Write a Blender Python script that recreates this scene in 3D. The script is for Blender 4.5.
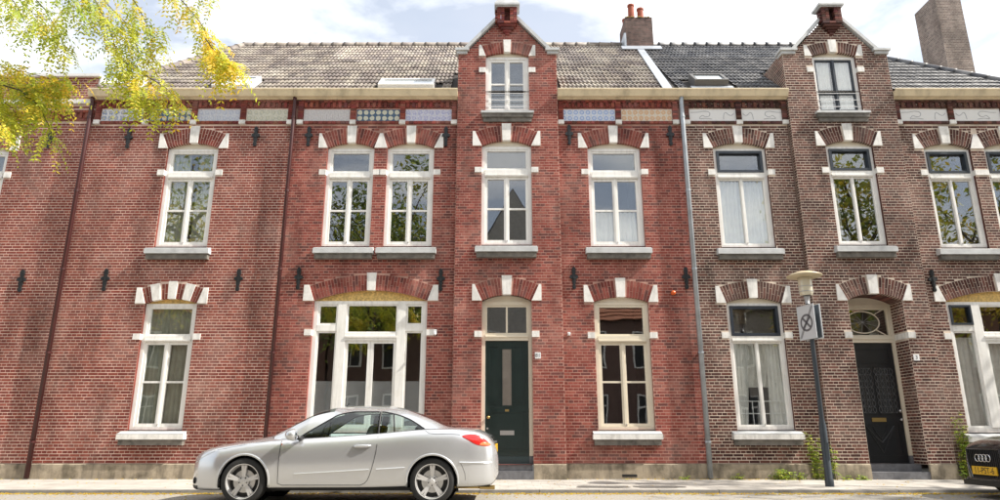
import bpy, math, random
import numpy as np
from mathutils import Vector, Matrix
R = math.radians
random.seed(7); RNG = np.random.default_rng(7)
for o in list(bpy.data.objects): bpy.data.objects.remove(o, do_unlink=True)
S = bpy.context.scene
COL = S.collection

# ------------------------------------------------------------------ camera, sky, sun, exposure
F, PITCH, EYE, DIST = 671.0, R(15.26), 0.97, 14.2          # focal length in photo pixels, tilt, eye height, metres to the facade
cam = bpy.data.cameras.new('Camera'); cam.sensor_width = 36; cam.lens = F / 1000 * 36
cam.clip_start = 0.05; cam.clip_end = 3000
camo = bpy.data.objects.new('Camera', cam); COL.objects.link(camo)
camo.location = (0, -DIST, EYE); camo.rotation_euler = (math.pi / 2 + PITCH, 0, 0)
S.camera = camo

SUN_EL, SUN_OFF = R(44), R(11)                              # sun to the right, almost in the facade plane
sdir = Vector((math.cos(SUN_EL) * math.cos(SUN_OFF), -math.cos(SUN_EL) * math.sin(SUN_OFF), math.sin(SUN_EL)))
W = bpy.data.worlds.new('World'); S.world = W; W.use_nodes = True
nt = W.node_tree; nt.nodes.clear()
def nn(t, ty, **k):
    n = t.nodes.new(ty)
    for a, v in k.items(): setattr(n, a, v)
    return n
sky = nn(nt, 'ShaderNodeTexSky', sky_type='NISHITA', sun_disc=False, sun_elevation=SUN_EL)
sky.sun_rotation = math.atan2(sdir.x, sdir.y)
sky.air_density = 1.0; sky.dust_density = 1.6
tc = nn(nt, 'ShaderNodeTexCoord')
mp = nn(nt, 'ShaderNodeMapping'); mp.inputs['Scale'].default_value = (1.0, 1.0, 2.2); mp.inputs['Location'].default_value = (3.1, 1.7, .4)
n1 = nn(nt, 'ShaderNodeTexNoise'); n1.inputs['Scale'].default_value = 2.6; n1.inputs['Detail'].default_value = 9; n1.inputs['Roughness'].default_value = .55; n1.inputs['Distortion'].default_value = .35
rp = nn(nt, 'ShaderNodeValToRGB'); rp.color_ramp.elements[0].position = .41; rp.color_ramp.elements[1].position = .55
rp.color_ramp.elements[0].color = (.36, .36, .36, 1); rp.color_ramp.elements[1].color = (1, 1, 1, 1)
n2 = nn(nt, 'ShaderNodeTexNoise'); n2.inputs['Scale'].default_value = 5.0; n2.inputs['Detail'].default_value = 7
cr = nn(nt, 'ShaderNodeValToRGB'); cr.color_ramp.elements[0].position = .3; cr.color_ramp.elements[1].position = .62
cr.color_ramp.elements[0].color = (7.0, 7.4, 7.8, 1); cr.color_ramp.elements[1].color = (8.4, 8.4, 8.4, 1)
mx = nn(nt, 'ShaderNodeMix', data_type='RGBA')
bg = nn(nt, 'ShaderNodeBackground'); bg.inputs['Strength'].default_value = .088
wo = nn(nt, 'ShaderNodeOutputWorld')
L = nt.links.new
L(tc.outputs['Generated'], mp.inputs['Vector']); L(mp.outputs[0], n1.inputs['Vector']); L(mp.outputs[0], n2.inputs['Vector'])
L(n1.outputs['Fac'], rp.inputs['Fac']); L(n2.outputs['Fac'], cr.inputs['Fac'])
L(rp.outputs['Color'], mx.inputs['Factor']); L(sky.outputs[0], mx.inputs['A']); L(cr.outputs[0], mx.inputs['B'])
L(mx.outputs['Result'], bg.inputs['Color']); L(bg.outputs[0], wo.inputs['Surface'])

sl = bpy.data.lights.new('sun', 'SUN'); sl.energy = 3.9; sl.angle = R(.6); sl.color = (1, .945, .86)
so = bpy.data.objects.new('sun', sl); COL.objects.link(so); so.rotation_euler = (-sdir).to_track_quat('-Z', 'Y').to_euler(); so.location = sdir * 60
S.view_settings.view_transform = 'Standard'; S.view_settings.look = 'None'; S.view_settings.gamma = 1
S.view_settings.exposure = 1.15
S.view_settings.use_curve_mapping = False

def pix(x, y, d):                                            # photo pixel + distance in front of the camera -> world point
    u = (x - 500) / F; v = (250 - y) / F
    dy = math.cos(PITCH) - v * math.sin(PITCH); dz = math.sin(PITCH) + v * math.cos(PITCH)
    t = d / dy
    return Vector((u * t, -DIST + d, EYE + dz * t))

# ------------------------------------------------------------------ materials
def mat(name, color, rough=.7, metal=0, var=0.0, vscale=6, bump=0.0, bscale=60, attr=False, spec=.5, coat=0, tint=None, tscale=1.5, tlo=.5, thi=.7, streak=0.0, sscale=(5, 5, .45)):
    m = bpy.data.materials.new(name); m.use_nodes = True
    t = m.node_tree; b = t.nodes['Principled BSDF']; l = t.links.new
    b.inputs['Roughness'].default_value = rough; b.inputs['Metallic'].default_value = metal
    b.inputs['Specular IOR Level'].default_value = spec; b.inputs['Coat Weight'].default_value = coat; b.inputs['Coat Roughness'].default_value = .04
    geo = nn(t, 'ShaderNodeNewGeometry')
    src = None
    if attr:
        a = nn(t, 'ShaderNodeAttribute', attribute_name='Col'); src = a.outputs['Color']
    else:
        c = nn(t, 'ShaderNodeRGB'); c.outputs[0].default_value = (*color, 1); src = c.outputs[0]
    if tint:
        nz = nn(t, 'ShaderNodeTexNoise'); nz.inputs['Scale'].default_value = tscale; nz.inputs['Detail'].default_value = 6; nz.inputs['Roughness'].default_value = .65
        l(geo.outputs['Position'], nz.inputs['Vector'])
        mr = nn(t, 'ShaderNodeMapRange'); mr.inputs['From Min'].default_value = tlo; mr.inputs['From Max'].default_value = thi; mr.inputs['To Max'].default_value = tint[3]
        l(nz.outputs['Fac'], mr.inputs['Value'])
        x = nn(t, 'ShaderNodeMix', data_type='RGBA'); x.inputs['B'].default_value = (*tint[:3], 1)
        l(mr.outputs[0], x.inputs['Factor']); l(src, x.inputs['A']); src = x.outputs['Result']
    if var:
        nz = nn(t, 'ShaderNodeTexNoise'); nz.inputs['Scale'].default_value = vscale; nz.inputs['Detail'].default_value = 5
        l(geo.outputs['Position'], nz.inputs['Vector'])
        mr = nn(t, 'ShaderNodeMapRange'); mr.inputs['From Min'].default_value = .3; mr.inputs['From Max'].default_value = .7
        mr.inputs['To Min'].default_value = 1 - var; mr.inputs['To Max'].default_value = 1 + var
        l(nz.outputs['Fac'], mr.inputs['Value'])
        x = nn(t, 'ShaderNodeVectorMath', operation='SCALE'); l(src, x.inputs[0]); l(mr.outputs[0], x.inputs['Scale']); src = x.outputs[0]
    if streak:                                                 # rain-washed soot: noise drawn out down the wall
        vm = nn(t, 'ShaderNodeVectorMath', operation='MULTIPLY'); vm.inputs[1].default_value = sscale; l(geo.outputs['Position'], vm.inputs[0])
        nz = nn(t, 'ShaderNodeTexNoise'); nz.inputs['Scale'].default_value = 1; nz.inputs['Detail'].default_value = 6; nz.inputs['Roughness'].default_value = .6; l(vm.outputs[0], nz.inputs['Vector'])
        mr = nn(t, 'ShaderNodeMapRange'); mr.inputs['From Min'].default_value = .46; mr.inputs['From Max'].default_value = .72; mr.inputs['To Min'].default_value = 1; mr.inputs['To Max'].default_value = 1 - streak
        l(nz.outputs['Fac'], mr.inputs['Value'])
        x = nn(t, 'ShaderNodeVectorMath', operation='SCALE'); l(src, x.inputs[0]); l(mr.outputs[0], x.inputs['Scale']); src = x.outputs[0]
    l(src, b.inputs['Base Color'])
    if bump:
        nz = nn(t, 'ShaderNodeTexNoise'); nz.inputs['Scale'].default_value = bscale; nz.inputs['Detail'].default_value = 4
        l(geo.outputs['Position'], nz.inputs['Vector'])
        bp = nn(t, 'ShaderNodeBump'); bp.inputs['Strength'].default_value = bump; bp.inputs['Distance'].default_value = .01
        l(nz.outputs['Fac'], bp.inputs['Height']); l(bp.outputs[0], b.inputs['Normal'])
    return m
def glass(name, tint, ior=1.9, wav=.0, scale=2.0, rough=.0):
    m = bpy.data.materials.new(name); m.use_nodes = True
    t = m.node_tree; t.nodes.clear(); l = t.links.new
    tr = nn(t, 'ShaderNodeBsdfTransparent'); tr.inputs[0].default_value = (*tint, 1)
    gl = nn(t, 'ShaderNodeBsdfGlossy'); gl.inputs['Roughness'].default_value = rough; gl.inputs['Color'].default_value = (.97, .98, 1, 1)
    f0 = ((ior - 1) / (ior + 1)) ** 2                          # Schlick, the same from both sides of the pane
    lw_ = nn(t, 'ShaderNodeLayerWeight'); lw_.inputs['Blend'].default_value = .5
    pw_ = nn(t, 'ShaderNodeMath', operation='POWER'); pw_.inputs[1].default_value = 5; l(lw_.outputs['Facing'], pw_.inputs[0])
    fr = nn(t, 'ShaderNodeMapRange'); fr.inputs['To Min'].default_value = f0; fr.inputs['To Max'].default_value = 1; l(pw_.outputs[0], fr.inputs['Value'])
    ms = nn(t, 'ShaderNodeMixShader'); o = nn(t, 'ShaderNodeOutputMaterial')
    if wav:
        g = nn(t, 'ShaderNodeNewGeometry'); nz = nn(t, 'ShaderNodeTexNoise'); nz.inputs['Scale'].default_value = scale; nz.inputs['Detail'].default_value = 1
        l(g.outputs['Position'], nz.inputs['Vector'])
        bp = nn(t, 'ShaderNodeBump'); bp.inputs['Strength'].default_value = wav; bp.inputs['Distance'].default_value = .02
        l(nz.outputs['Fac'], bp.inputs['Height']); l(bp.outputs[0], gl.inputs['Normal'])
    l(fr.outputs[0], ms.inputs[0]); l(tr.outputs[0], ms.inputs[1]); l(gl.outputs[0], ms.inputs[2]); l(ms.outputs[0], o.inputs[0])
    return m
def leafmat(name, trans=.45):
    m = bpy.data.materials.new(name); m.use_nodes = True
    t = m.node_tree; t.nodes.clear(); l = t.links.new
    a = nn(t, 'ShaderNodeAttribute', attribute_name='Col')
    d = nn(t, 'ShaderNodeBsdfPrincipled'); d.inputs['Roughness'].default_value = .5
    tr = nn(t, 'ShaderNodeBsdfTranslucent'); ms = nn(t, 'ShaderNodeMixShader'); ms.inputs[0].default_value = trans
    o = nn(t, 'ShaderNodeOutputMaterial')
    l(a.outputs['Color'], d.inputs['Base Color']); l(a.outputs['Color'], tr.inputs[0])
    l(d.outputs[0], ms.inputs[1]); l(tr.outputs[0], ms.inputs[2]); l(ms.outputs[0], o.inputs[0])
    return m
def tilemat(name, bg_, c1, c2, r1=.36, r2=.2, sx=.131, sz=.1425, noise=.25):
    """glazed wall tile: a printed ring and a dot on every tile, laid out in the panel's own coordinates"""
    m = bpy.data.materials.new(name); m.use_nodes = True
    t = m.node_tree; b = t.nodes['Principled BSDF']; l = t.links.new
    b.inputs['Roughness'].default_value = .25
    at = nn(t, 'ShaderNodeTexCoord'); sp = nn(t, 'ShaderNodeSeparateXYZ'); l(at.outputs['UV'], sp.inputs[0])
    def mth(op, a, bb=None):
        n = nn(t, 'ShaderNodeMath', operation=op)
        if isinstance(a, (int, float)): n.inputs[0].default_value = a
        else: l(a, n.inputs[0])
        if bb is not None:
            if isinstance(bb, (int, float)): n.inputs[1].default_value = bb
            else: l(bb, n.inputs[1])
        return n.outputs[0]
    u = mth('SUBTRACT', mth('FRACT', sp.outputs[0]), .5); v = mth('SUBTRACT', mth('FRACT', sp.outputs[1]), .5)
    nz = nn(t, 'ShaderNodeTexNoise'); nz.inputs['Scale'].default_value = 3.1; nz.inputs['Detail'].default_value = 3; l(at.outputs['UV'], nz.inputs['Vector'])
    r = mth('SQRT', mth('ADD', mth('MULTIPLY', u, u), mth('MULTIPLY', v, v)))
    r = mth('ADD', r, mth('MULTIPLY', mth('SUBTRACT', nz.outputs['Fac'], .5), noise))
    ramp = nn(t, 'ShaderNodeValToRGB'); ramp.color_ramp.interpolation = 'LINEAR'
    e = ramp.color_ramp.elements
    e[0].position = 0; e[0].color = (*c2, 1); e[1].position = .75; e[1].color = (*bg_, 1)
    for p, c in ((r2 - .03, c2), (r2 + .03, c1), (r1 - .02, c1), (r1 + .05, bg_)):
        k = e.new(p); k.color = (*c, 1)
    l(r, ramp.inputs['Fac']); l(ramp.outputs['Color'], b.inputs['Base Color'])
    return m

M = {}
M['brick'] = mat('brick', (1, 1, 1), .88, attr=True, var=.16, vscale=9, bump=.1, bscale=90, tint=(.52, .36, .30, .38), tscale=.9, tlo=.5, thi=.78, spec=.25, streak=.5, sscale=(1.6, 1.6, .5))
M['mortar'] = mat('mortar', (1, 1, 1), .95, attr=True, var=.22, vscale=3, bump=.3, bscale=140, spec=.15, streak=.55, sscale=(1.6, 1.6, .5))
M['stone'] = mat('white_stone', (.80, .78, .74), .7, var=.07, vscale=5, bump=.1, bscale=40, tint=(.42, .39, .34, .5), tscale=6, tlo=.5, thi=.75, streak=.3, sscale=(9, 9, 2))
M['cream'] = mat('cream_paint', (.74, .62, .42), .45, var=.05, vscale=2, tint=(.5, .42, .3, .4), tscale=2.5, tlo=.55, thi=.8, streak=.35, sscale=(4, 4, 1.5))
M['frame'] = mat('white_frame_paint', (.84, .825, .785), .4, var=.04, vscale=3, tint=(.6, .55, .45, .4), tscale=6, tlo=.53, thi=.78, streak=.18, sscale=(14, 14, 1.2))
M['frame_cream'] = mat('cream_frame_paint', (.72, .65, .52), .42, var=.05, vscale=3, tint=(.55, .46, .33, .35), tscale=5, tlo=.55, thi=.8)
M['navy'] = mat('dark_blue_paint', (.022, .03, .042), .35, var=.1)
M['yellow_panel'] = mat('yellow_panel', (.62, .42, .14), .6, var=.35, vscale=22)
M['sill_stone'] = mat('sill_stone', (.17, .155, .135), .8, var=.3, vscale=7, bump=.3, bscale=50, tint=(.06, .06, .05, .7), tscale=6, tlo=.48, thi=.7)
M['sill_top'] = mat('sill_slab', (.52, .53, .53), .6, var=.12, vscale=5, tint=(.3, .3, .29, .5), tscale=4, tlo=.5, thi=.75)
M['plinth'] = mat('cement_plinth', (.36, .30, .22), .9, var=.22, vscale=4, bump=.4, bscale=35, tint=(.12, .10, .065, .8), tscale=2.6, tlo=.47, thi=.66, streak=.6, sscale=(6, 6, 1.5))
M['iron'] = mat('black_iron', (.022, .024, .026), .5, metal=.3, var=.2)
M['pipe_red'] = mat('dark_red_pipe', (.055, .012, .011), .42, var=.15, vscale=4)
M['pipe_grey'] = mat('zinc_pipe', (.36, .39, .42), .42, metal=.45, var=.15, vscale=5)
M['zinc'] = mat('zinc_flashing', (.42, .45, .49), .45, metal=.3, var=.12, vscale=5)
M['tile_brown'] = mat('roof_tile_brown', (1, 1, 1), .62, attr=True, var=.25, vscale=5, bump=.2, bscale=50, tint=(.5, .46, .38, .55), tscale=1.3, tlo=.46, thi=.66)
M['tile_grey'] = mat('roof_tile_grey', (1, 1, 1), .5, attr=True, var=.25, vscale=5, bump=.2, bscale=50, tint=(.35, .34, .33, .45), tscale=1.6, tlo=.5, thi=.7)
M['roof_under'] = mat('roof_boards', (.035, .03, .027), .9)
M['glass'] = glass('window_glass', (.95, .96, .95), 2.15, wav=.10, scale=1.6)
M['glass_plain'] = glass('door_glass', (.6, .6, .6), 1.7)
M['glass_car'] = glass('car_glass', (.72, .82, .80), 1.75)
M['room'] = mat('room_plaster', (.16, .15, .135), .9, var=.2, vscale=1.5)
M['curtain'] = mat('net_curtain', (.86, .85, .82), .9, var=.06, vscale=8)
M['curtain_grey'] = mat('grey_net_curtain', (.70, .69, .65), .9, var=.1, vscale=8)
M['curtain_dim'] = mat('sage_curtain', (.36, .37, .30), .9, var=.12, vscale=8)
M['blind'] = mat('frosted_film', (.30, .31, .32), .6, var=.05)
M['door_green'] = mat('dark_green_paint', (.010, .024, .022), .3, var=.1, coat=.3)
M['door_black'] = mat('black_paint', (.012, .014, .017), .32, var=.12, coat=.3)
M['brass'] = mat('brass', (.5, .36, .14), .35, metal=.9)
M['steel'] = mat('steel', (.6, .6, .6), .3, metal=.9)
M['step'] = mat('grey_step_stone', (.14, .14, .15), .7, var=.25, vscale=12, bump=.3, bscale=60)
M['white'] = mat('white_enamel', (.8, .8, .8), .4)
M['black'] = mat('black_plastic', (.015, .015, .016), .5)
M['orange'] = mat('orange_lamp', (.7, .12, .02), .35)
M['kerb'] = mat('kerb_stone', (.21, .20, .185), .85, var=.2, vscale=5, bump=.3, bscale=60, tint=(.12, .1, .08, .6), tscale=3, tlo=.5, thi=.7)
M['paving'] = mat('paving_slab', (1, 1, 1), .9, attr=True, var=.15, vscale=3, bump=.25, bscale=70, tint=(.2, .17, .13, .35), tscale=1.2, tlo=.5, thi=.7)
M['road'] = mat('road_clinker', (.28, .26, .23), .9, var=.25, vscale=30, bump=.3, bscale=120, tint=(.3, .27, .2, .5), tscale=2, tlo=.45, thi=.65)
M['ground'] = mat('ground', (.16, .15, .13), .95, var=.2, vscale=2)
M['patch'] = mat('dark_patch', (.10, .09, .08), .9, var=.3, vscale=20)
M['leaf'] = leafmat('leaf', .55); M['leaf_far'] = leafmat('leaf_far', .35)
M['bark'] = mat('bark', (.075, .055, .04), .95, var=.35, vscale=9, bump=.6, bscale=25)
M['silver'] = mat('silver_paint', (.60, .61, .625), .25, metal=.64, coat=.9, spec=.5)
M['carblack'] = mat('black_paint_car', (.018, .017, .018), .22, metal=.2, coat=1)
M['tyre'] = mat('tyre_rubber', (.018, .018, .018), .8, var=.2, bump=.2, bscale=60)
M['rim'] = mat('alloy', (.62, .61, .60), .38, metal=.35)
M['tail'] = mat('tail_lamp', (.55, .015, .012), .12, coat=1)
M['tail_orange'] = mat('indicator_lamp', (.65, .16, .05), .12, coat=1)
M['lamp_clear'] = mat('headlamp', (.6, .62, .64), .1, metal=.4, coat=1)
M['carint'] = mat('car_interior', (.03, .03, .032), .8)
M['plate'] = mat('plate_yellow', (.75, .44, .02), .5)
M['chrome'] = mat('chrome', (.75, .76, .78), .12, metal=1)
M['pole'] = mat('dark_blue_pole', (.035, .045, .055), .4, var=.15, vscale=6)
M['pole_grey'] = mat('galvanised', (.4, .4, .4), .5, metal=.5)
M['saucer'] = mat('cream_lamp_cap', (.55, .46, .30), .5, var=.08)
M['lampglass'] = mat('lamp_diffuser', (.62, .57, .44), .15, coat=.6, spec=.6)
M['sign'] = mat('sign_white', (.55, .57, .59), .35)
M['sign_grey'] = mat('sign_grey', (.06, .06, .07), .4)
M['pot'] = mat('terracotta', (.30, .075, .04), .8, var=.2)
M['moss'] = mat('moss', (.20, .13, .03), .95, var=.4, vscale=30)
M['verge'] = mat('white_board', (.75, .74, .72), .5)
M['sky_glass'] = mat('skylight_glass', (.55, .6, .63), .06, spec=1, coat=1)
TM = [tilemat('tiles_navy_vine', (.62, .62, .62), (.20, .25, .38), (.45, .42, .33), noise=.9),
      tilemat('tiles_navy_rosette', (.05, .10, .17), (.55, .53, .40), (.50, .50, .42), r1=.38, r2=.2, noise=.25),
      tilemat('tiles_pale_grey', (.55, .56, .60), (.42, .44, .52), (.52, .54, .58), noise=.8),
      tilemat('tiles_cream', (.60, .58, .48), (.42, .42, .34), (.55, .52, .40), noise=.8),
      tilemat('tiles_pale_rose', (.56, .53, .52), (.48, .45, .45), (.54, .52, .5), noise=.7),
      tilemat('tiles_blue_rosette', (.60, .64, .72), (.22, .32, .58), (.48, .54, .68), r1=.36, r2=.24, noise=.08),
      tilemat('tiles_orange_star', (.66, .58, .46), (.58, .36, .20), (.60, .46, .32), r1=.40, r2=.13, noise=.35),
      tilemat('tiles_pale_violet', (.58, .58, .66), (.36, .36, .54), (.5, .5, .6), noise=.9)]

# ------------------------------------------------------------------ mesh helpers
LOC = {}
def wloc(o): return LOC.get(o.name, Vector((0, 0, 0))) if o else Vector((0, 0, 0))
def tag(o, label=None, cat=None, group=None, kind=None):
    if label: o['label'] = label
    if cat: o['category'] = cat
    if group: o['group'] = group
    if kind: o['kind'] = kind
    return o
def thing(name, loc, label, cat, group=None):
    o = bpy.data.objects.new(name, None); COL.objects.link(o); o.location = loc; o.empty_display_size = .2
    LOC[o.name] = Vector(loc); tag(o, label, cat, group); return o
def link(name, me, mats, parent=None, smooth=False):
    if not isinstance(mats, (list, tuple)): mats = [mats]
    for m in mats:
        if m.name not in me.materials: me.materials.append(m)
    if smooth: me.polygons.foreach_set('use_smooth', np.ones(len(me.polygons), bool))
    o = bpy.data.objects.new(name, me); COL.objects.link(o)
    if parent: o.parent = parent; LOC[o.name] = wloc(parent)
    else: LOC[o.name] = Vector((0, 0, 0))
    return o
class MB:
    def __init__(s): s.v = []; s.f = []; s.c = []; s.mi = []; s.uv = {}
    def face(s, pts, mi=0, col=None, uv=None):
        i = len(s.v); s.v += [tuple(p) for p in pts]; s.f.append(tuple(range(i, i + len(pts)))); s.mi.append(mi)
        s.c += [col or (1, 1, 1)] * len(pts)
        if uv: s.uv[len(s.f) - 1] = uv
        return s
    def hexa(s, p, mi=0, col=None, skip=()):
        """8 corners: bottom ring 0-3 (ccw from above), top ring 4-7"""
        i = len(s.v); s.v += [tuple(q) for q in p]; s.c += [col or (1, 1, 1)] * 8
        for k, f in enumerate(((3, 2, 1, 0), (4, 5, 6, 7), (0, 1, 5, 4), (1, 2, 6, 5), (2, 3, 7, 6), (3, 0, 4, 7))):
            if k in skip: continue
            s.f.append(tuple(i + q for q in f)); s.mi.append(mi)
        return s
    def box(s, x0, x1, y0, y1, z0, z1, mi=0, col=None):
        return s.hexa([(x0, y0, z0), (x1, y0, z0), (x1, y1, z0), (x0, y1, z0), (x0, y0, z1), (x1, y0, z1), (x1, y1, z1), (x0, y1, z1)], mi, col)
    def prism(s, poly, y0, y1, mi=0, col=None, T=None):
        """polygon in (x,z), counter-clockwise seen from -y, extruded from y0 (front) to y1 (back)"""
        n = len(poly); T = T or (lambda x, y, z: (x, y, z))
        i = len(s.v); s.v += [T(x, y0, z) for x, z in poly] + [T(x, y1, z) for x, z in poly]; s.c += [col or (1, 1, 1)] * (2 * n)
        s.f.append(tuple(i + k for k in range(n))); s.f.append(tuple(i + n + k for k in reversed(range(n)))); s.mi += [mi, mi]
        for k in range(n):
            q = (k + 1) % n
            s.f.append((i + k, i + n + k, i + n + q, i + q)); s.mi.append(mi)
        return s
    def tube(s, pts, r, n=8, mi=0, col=None, caps=True):
        pts = [Vector(p) for p in pts]; rs = r if isinstance(r, (list, tuple)) else [r] * len(pts)
        i0 = len(s.v); up = None
        for k, p in enumerate(pts):
            d = (pts[min(k + 1, len(pts) - 1)] - pts[max(k - 1, 0)])
            d = d.normalized() if d.length > 1e-9 else Vector((0, 0, 1))
            if up is None: up = d.orthogonal().normalized()
            up = (up - d * up.dot(d)); up = up.normalized() if up.length > 1e-6 else d.orthogonal().normalized()
            w = d.cross(up)
            for j in range(n):
                a = 2 * math.pi * j / n
                s.v.append(tuple(p + (up * math.cos(a) + w * math.sin(a)) * rs[k])); s.c.append(col or (1, 1, 1))
        for k in range(len(pts) - 1):
            for j in range(n):
                a = i0 + k * n + j; b = i0 + k * n + (j + 1) % n
                s.f.append((a, b, b + n, a + n)); s.mi.append(mi)
        if caps:
            s.f.append(tuple(i0 + j for j in reversed(range(n)))); s.f.append(tuple(i0 + (len(pts) - 1) * n + j for j in range(n))); s.mi += [mi, mi]
        return s
    def lathe(s, prof, c, axis='z', n=24, mi=0, caps=False):
        """profile [(radius, height)] revolved about an axis through c"""
        i0 = len(s.v); c = Vector(c)
        for r, h in prof:
            for j in range(n):
                a = 2 * math.pi * j / n
                if axis == 'z': p = (c.x + r * math.cos(a), c.y + r * math.sin(a), c.z + h)
                elif axis == 'y': p = (c.x + r * math.cos(a), c.y + h, c.z + r * math.sin(a))
                else: p = (c.x + h, c.y + r * math.cos(a), c.z + r * math.sin(a))
                s.v.append(p); s.c.append((1, 1, 1))
        for k in range(len(prof) - 1):
            for j in range(n):
                a = i0 + k * n + j; b = i0 + k * n + (j + 1) % n
                s.f.append((a, b, b + n, a + n)); s.mi.append(mi)
        if caps:
            s.f.append(tuple(i0 + j for j in range(n))); s.f.append(tuple(i0 + (len(prof) - 1) * n + j for j in range(n))); s.mi += [mi, mi]
        return s
    def build(s, name, mats, parent=None, smooth=False, color=False, kind=None):
        o0 = wloc(parent)
        me = bpy.data.meshes.new(name)
        me.from_pydata([(x - o0.x, y - o0.y, z - o0.z) for x, y, z in s.v], [], s.f)
        if any(s.mi): me.polygons.foreach_set('material_index', s.mi)
        if color:
            ca = me.color_attributes.new('Col', 'FLOAT_COLOR', 'POINT')
            a = np.ones((len(s.v), 4), np.float32); a[:, :3] = np.array(s.c, np.float32); ca.data.foreach_set('color', a.ravel())
        if s.uv:
            ul = me.uv_layers.new(name='UVMap')
            for fi, uv in s.uv.items():
                p = me.polygons[fi]
                for k, li in enumerate(p.loop_indices): ul.data[li].uv = uv[k]
        o = link(name, me, mats, parent, smooth)
        if kind: o['kind'] = kind
        return o
def boxes_mesh(name, P, C, mats, parent, kind=None):
    """P: (n,8,3) corners, C: (n,3) colours -> one mesh, five faces a box (back left open)"""
    n = len(P); o0 = np.array(wloc(parent)); V = (P - o0).reshape(-1, 3).astype(np.float32)
    q = np.array([[0, 1, 5, 4], [1, 2, 6, 5], [3, 0, 4, 7], [4, 5, 6, 7], [3, 2, 1, 0]])
    Fc = (np.arange(n)[:, None, None] * 8 + q[None]).reshape(-1, 4)
    me = bpy.data.meshes.new(name); me.vertices.add(len(V)); me.vertices.foreach_set('co', V.ravel())
    me.loops.add(Fc.size); me.loops.foreach_set('vertex_index', Fc.ravel().astype(np.int32))
    me.polygons.add(len(Fc)); me.polygons.foreach_set('loop_start', np.arange(0, Fc.size, 4, dtype=np.int32)); me.polygons.foreach_set('use_smooth', np.zeros(len(Fc), bool))
    me.update(calc_edges=True)
    ca = me.color_attributes.new('Col', 'FLOAT_COLOR', 'POINT')
    a = np.ones((len(V), 4), np.float32); a[:, :3] = np.repeat(C, 8, 0); ca.data.foreach_set('color', a.ravel())
    o = link(name, me, mats, parent)
    if kind: o['kind'] = kind
    return o

# ------------------------------------------------------------------ brickwork
COURSE, STR = .0625, .21
PAL = {'red1': dict(b=[(.245, .068, .050), (.225, .060, .046), (.27, .08, .058), (.20, .054, .044), (.30, .095, .068), (.23, .072, .058)], m=(.74, .55, .46)),
       'red2': dict(b=[(.29, .084, .066), (.26, .074, .060), (.32, .100, .080), (.225, .066, .056), (.36, .13, .10), (.17, .070, .064)], m=(.54, .31, .25)),
       'brown': dict(b=[(.16, .075, .060), (.125, .060, .050), (.20, .095, .075), (.095, .048, .042), (.24, .12, .095), (.15, .085, .075)], m=(.74, .62, .51)),
       'dark': dict(b=[(.11, .075, .068), (.085, .06, .055), (.14, .09, .08), (.16, .10, .088)], m=(.20, .165, .145)),
       'grey': dict(b=[(.20, .15, .13), (.24, .19, .165), (.17, .13, .115), (.27, .21, .18)], m=(.46, .41, .36))}
for _k, _f in (('red1', .88), ('red2', .88), ('brown', .72)):      # fired-clay tones of each house
    PAL[_k]['b'] = [(t[0] * _f, t[1] * _f * .86, t[2] * _f * .84) for t in PAL[_k]['b']]; PAL[_k]['m'] = tuple(c * .93 for c in PAL[_k]['m'])
def poly_span(poly, z0, z1):
    xs = []
    n = len(poly)
    for k in range(n):
        (xa, za), (xb, zb) = poly[k], poly[(k + 1) % n]
        if z0 <= za <= z1: xs.append(xa)
        for z in (z0, z1):
            if (za - z) * (zb - z) < 0: xs.append(xa + (xb - xa) * (z - za) / (zb - za))
    return (min(xs), max(xs)) if len(xs) > 1 else None
def free(u0, u1, blocks):
    out = []; a = u0
    for b0, b1 in sorted(blocks):
        if b0 > a: out.append((a, min(b0, u1)))
        a = max(a, b1)
        if a >= u1: break
    if a < u1: out.append((a, u1))
    return [(p, q) for p, q in out if q - p > .004]
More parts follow.
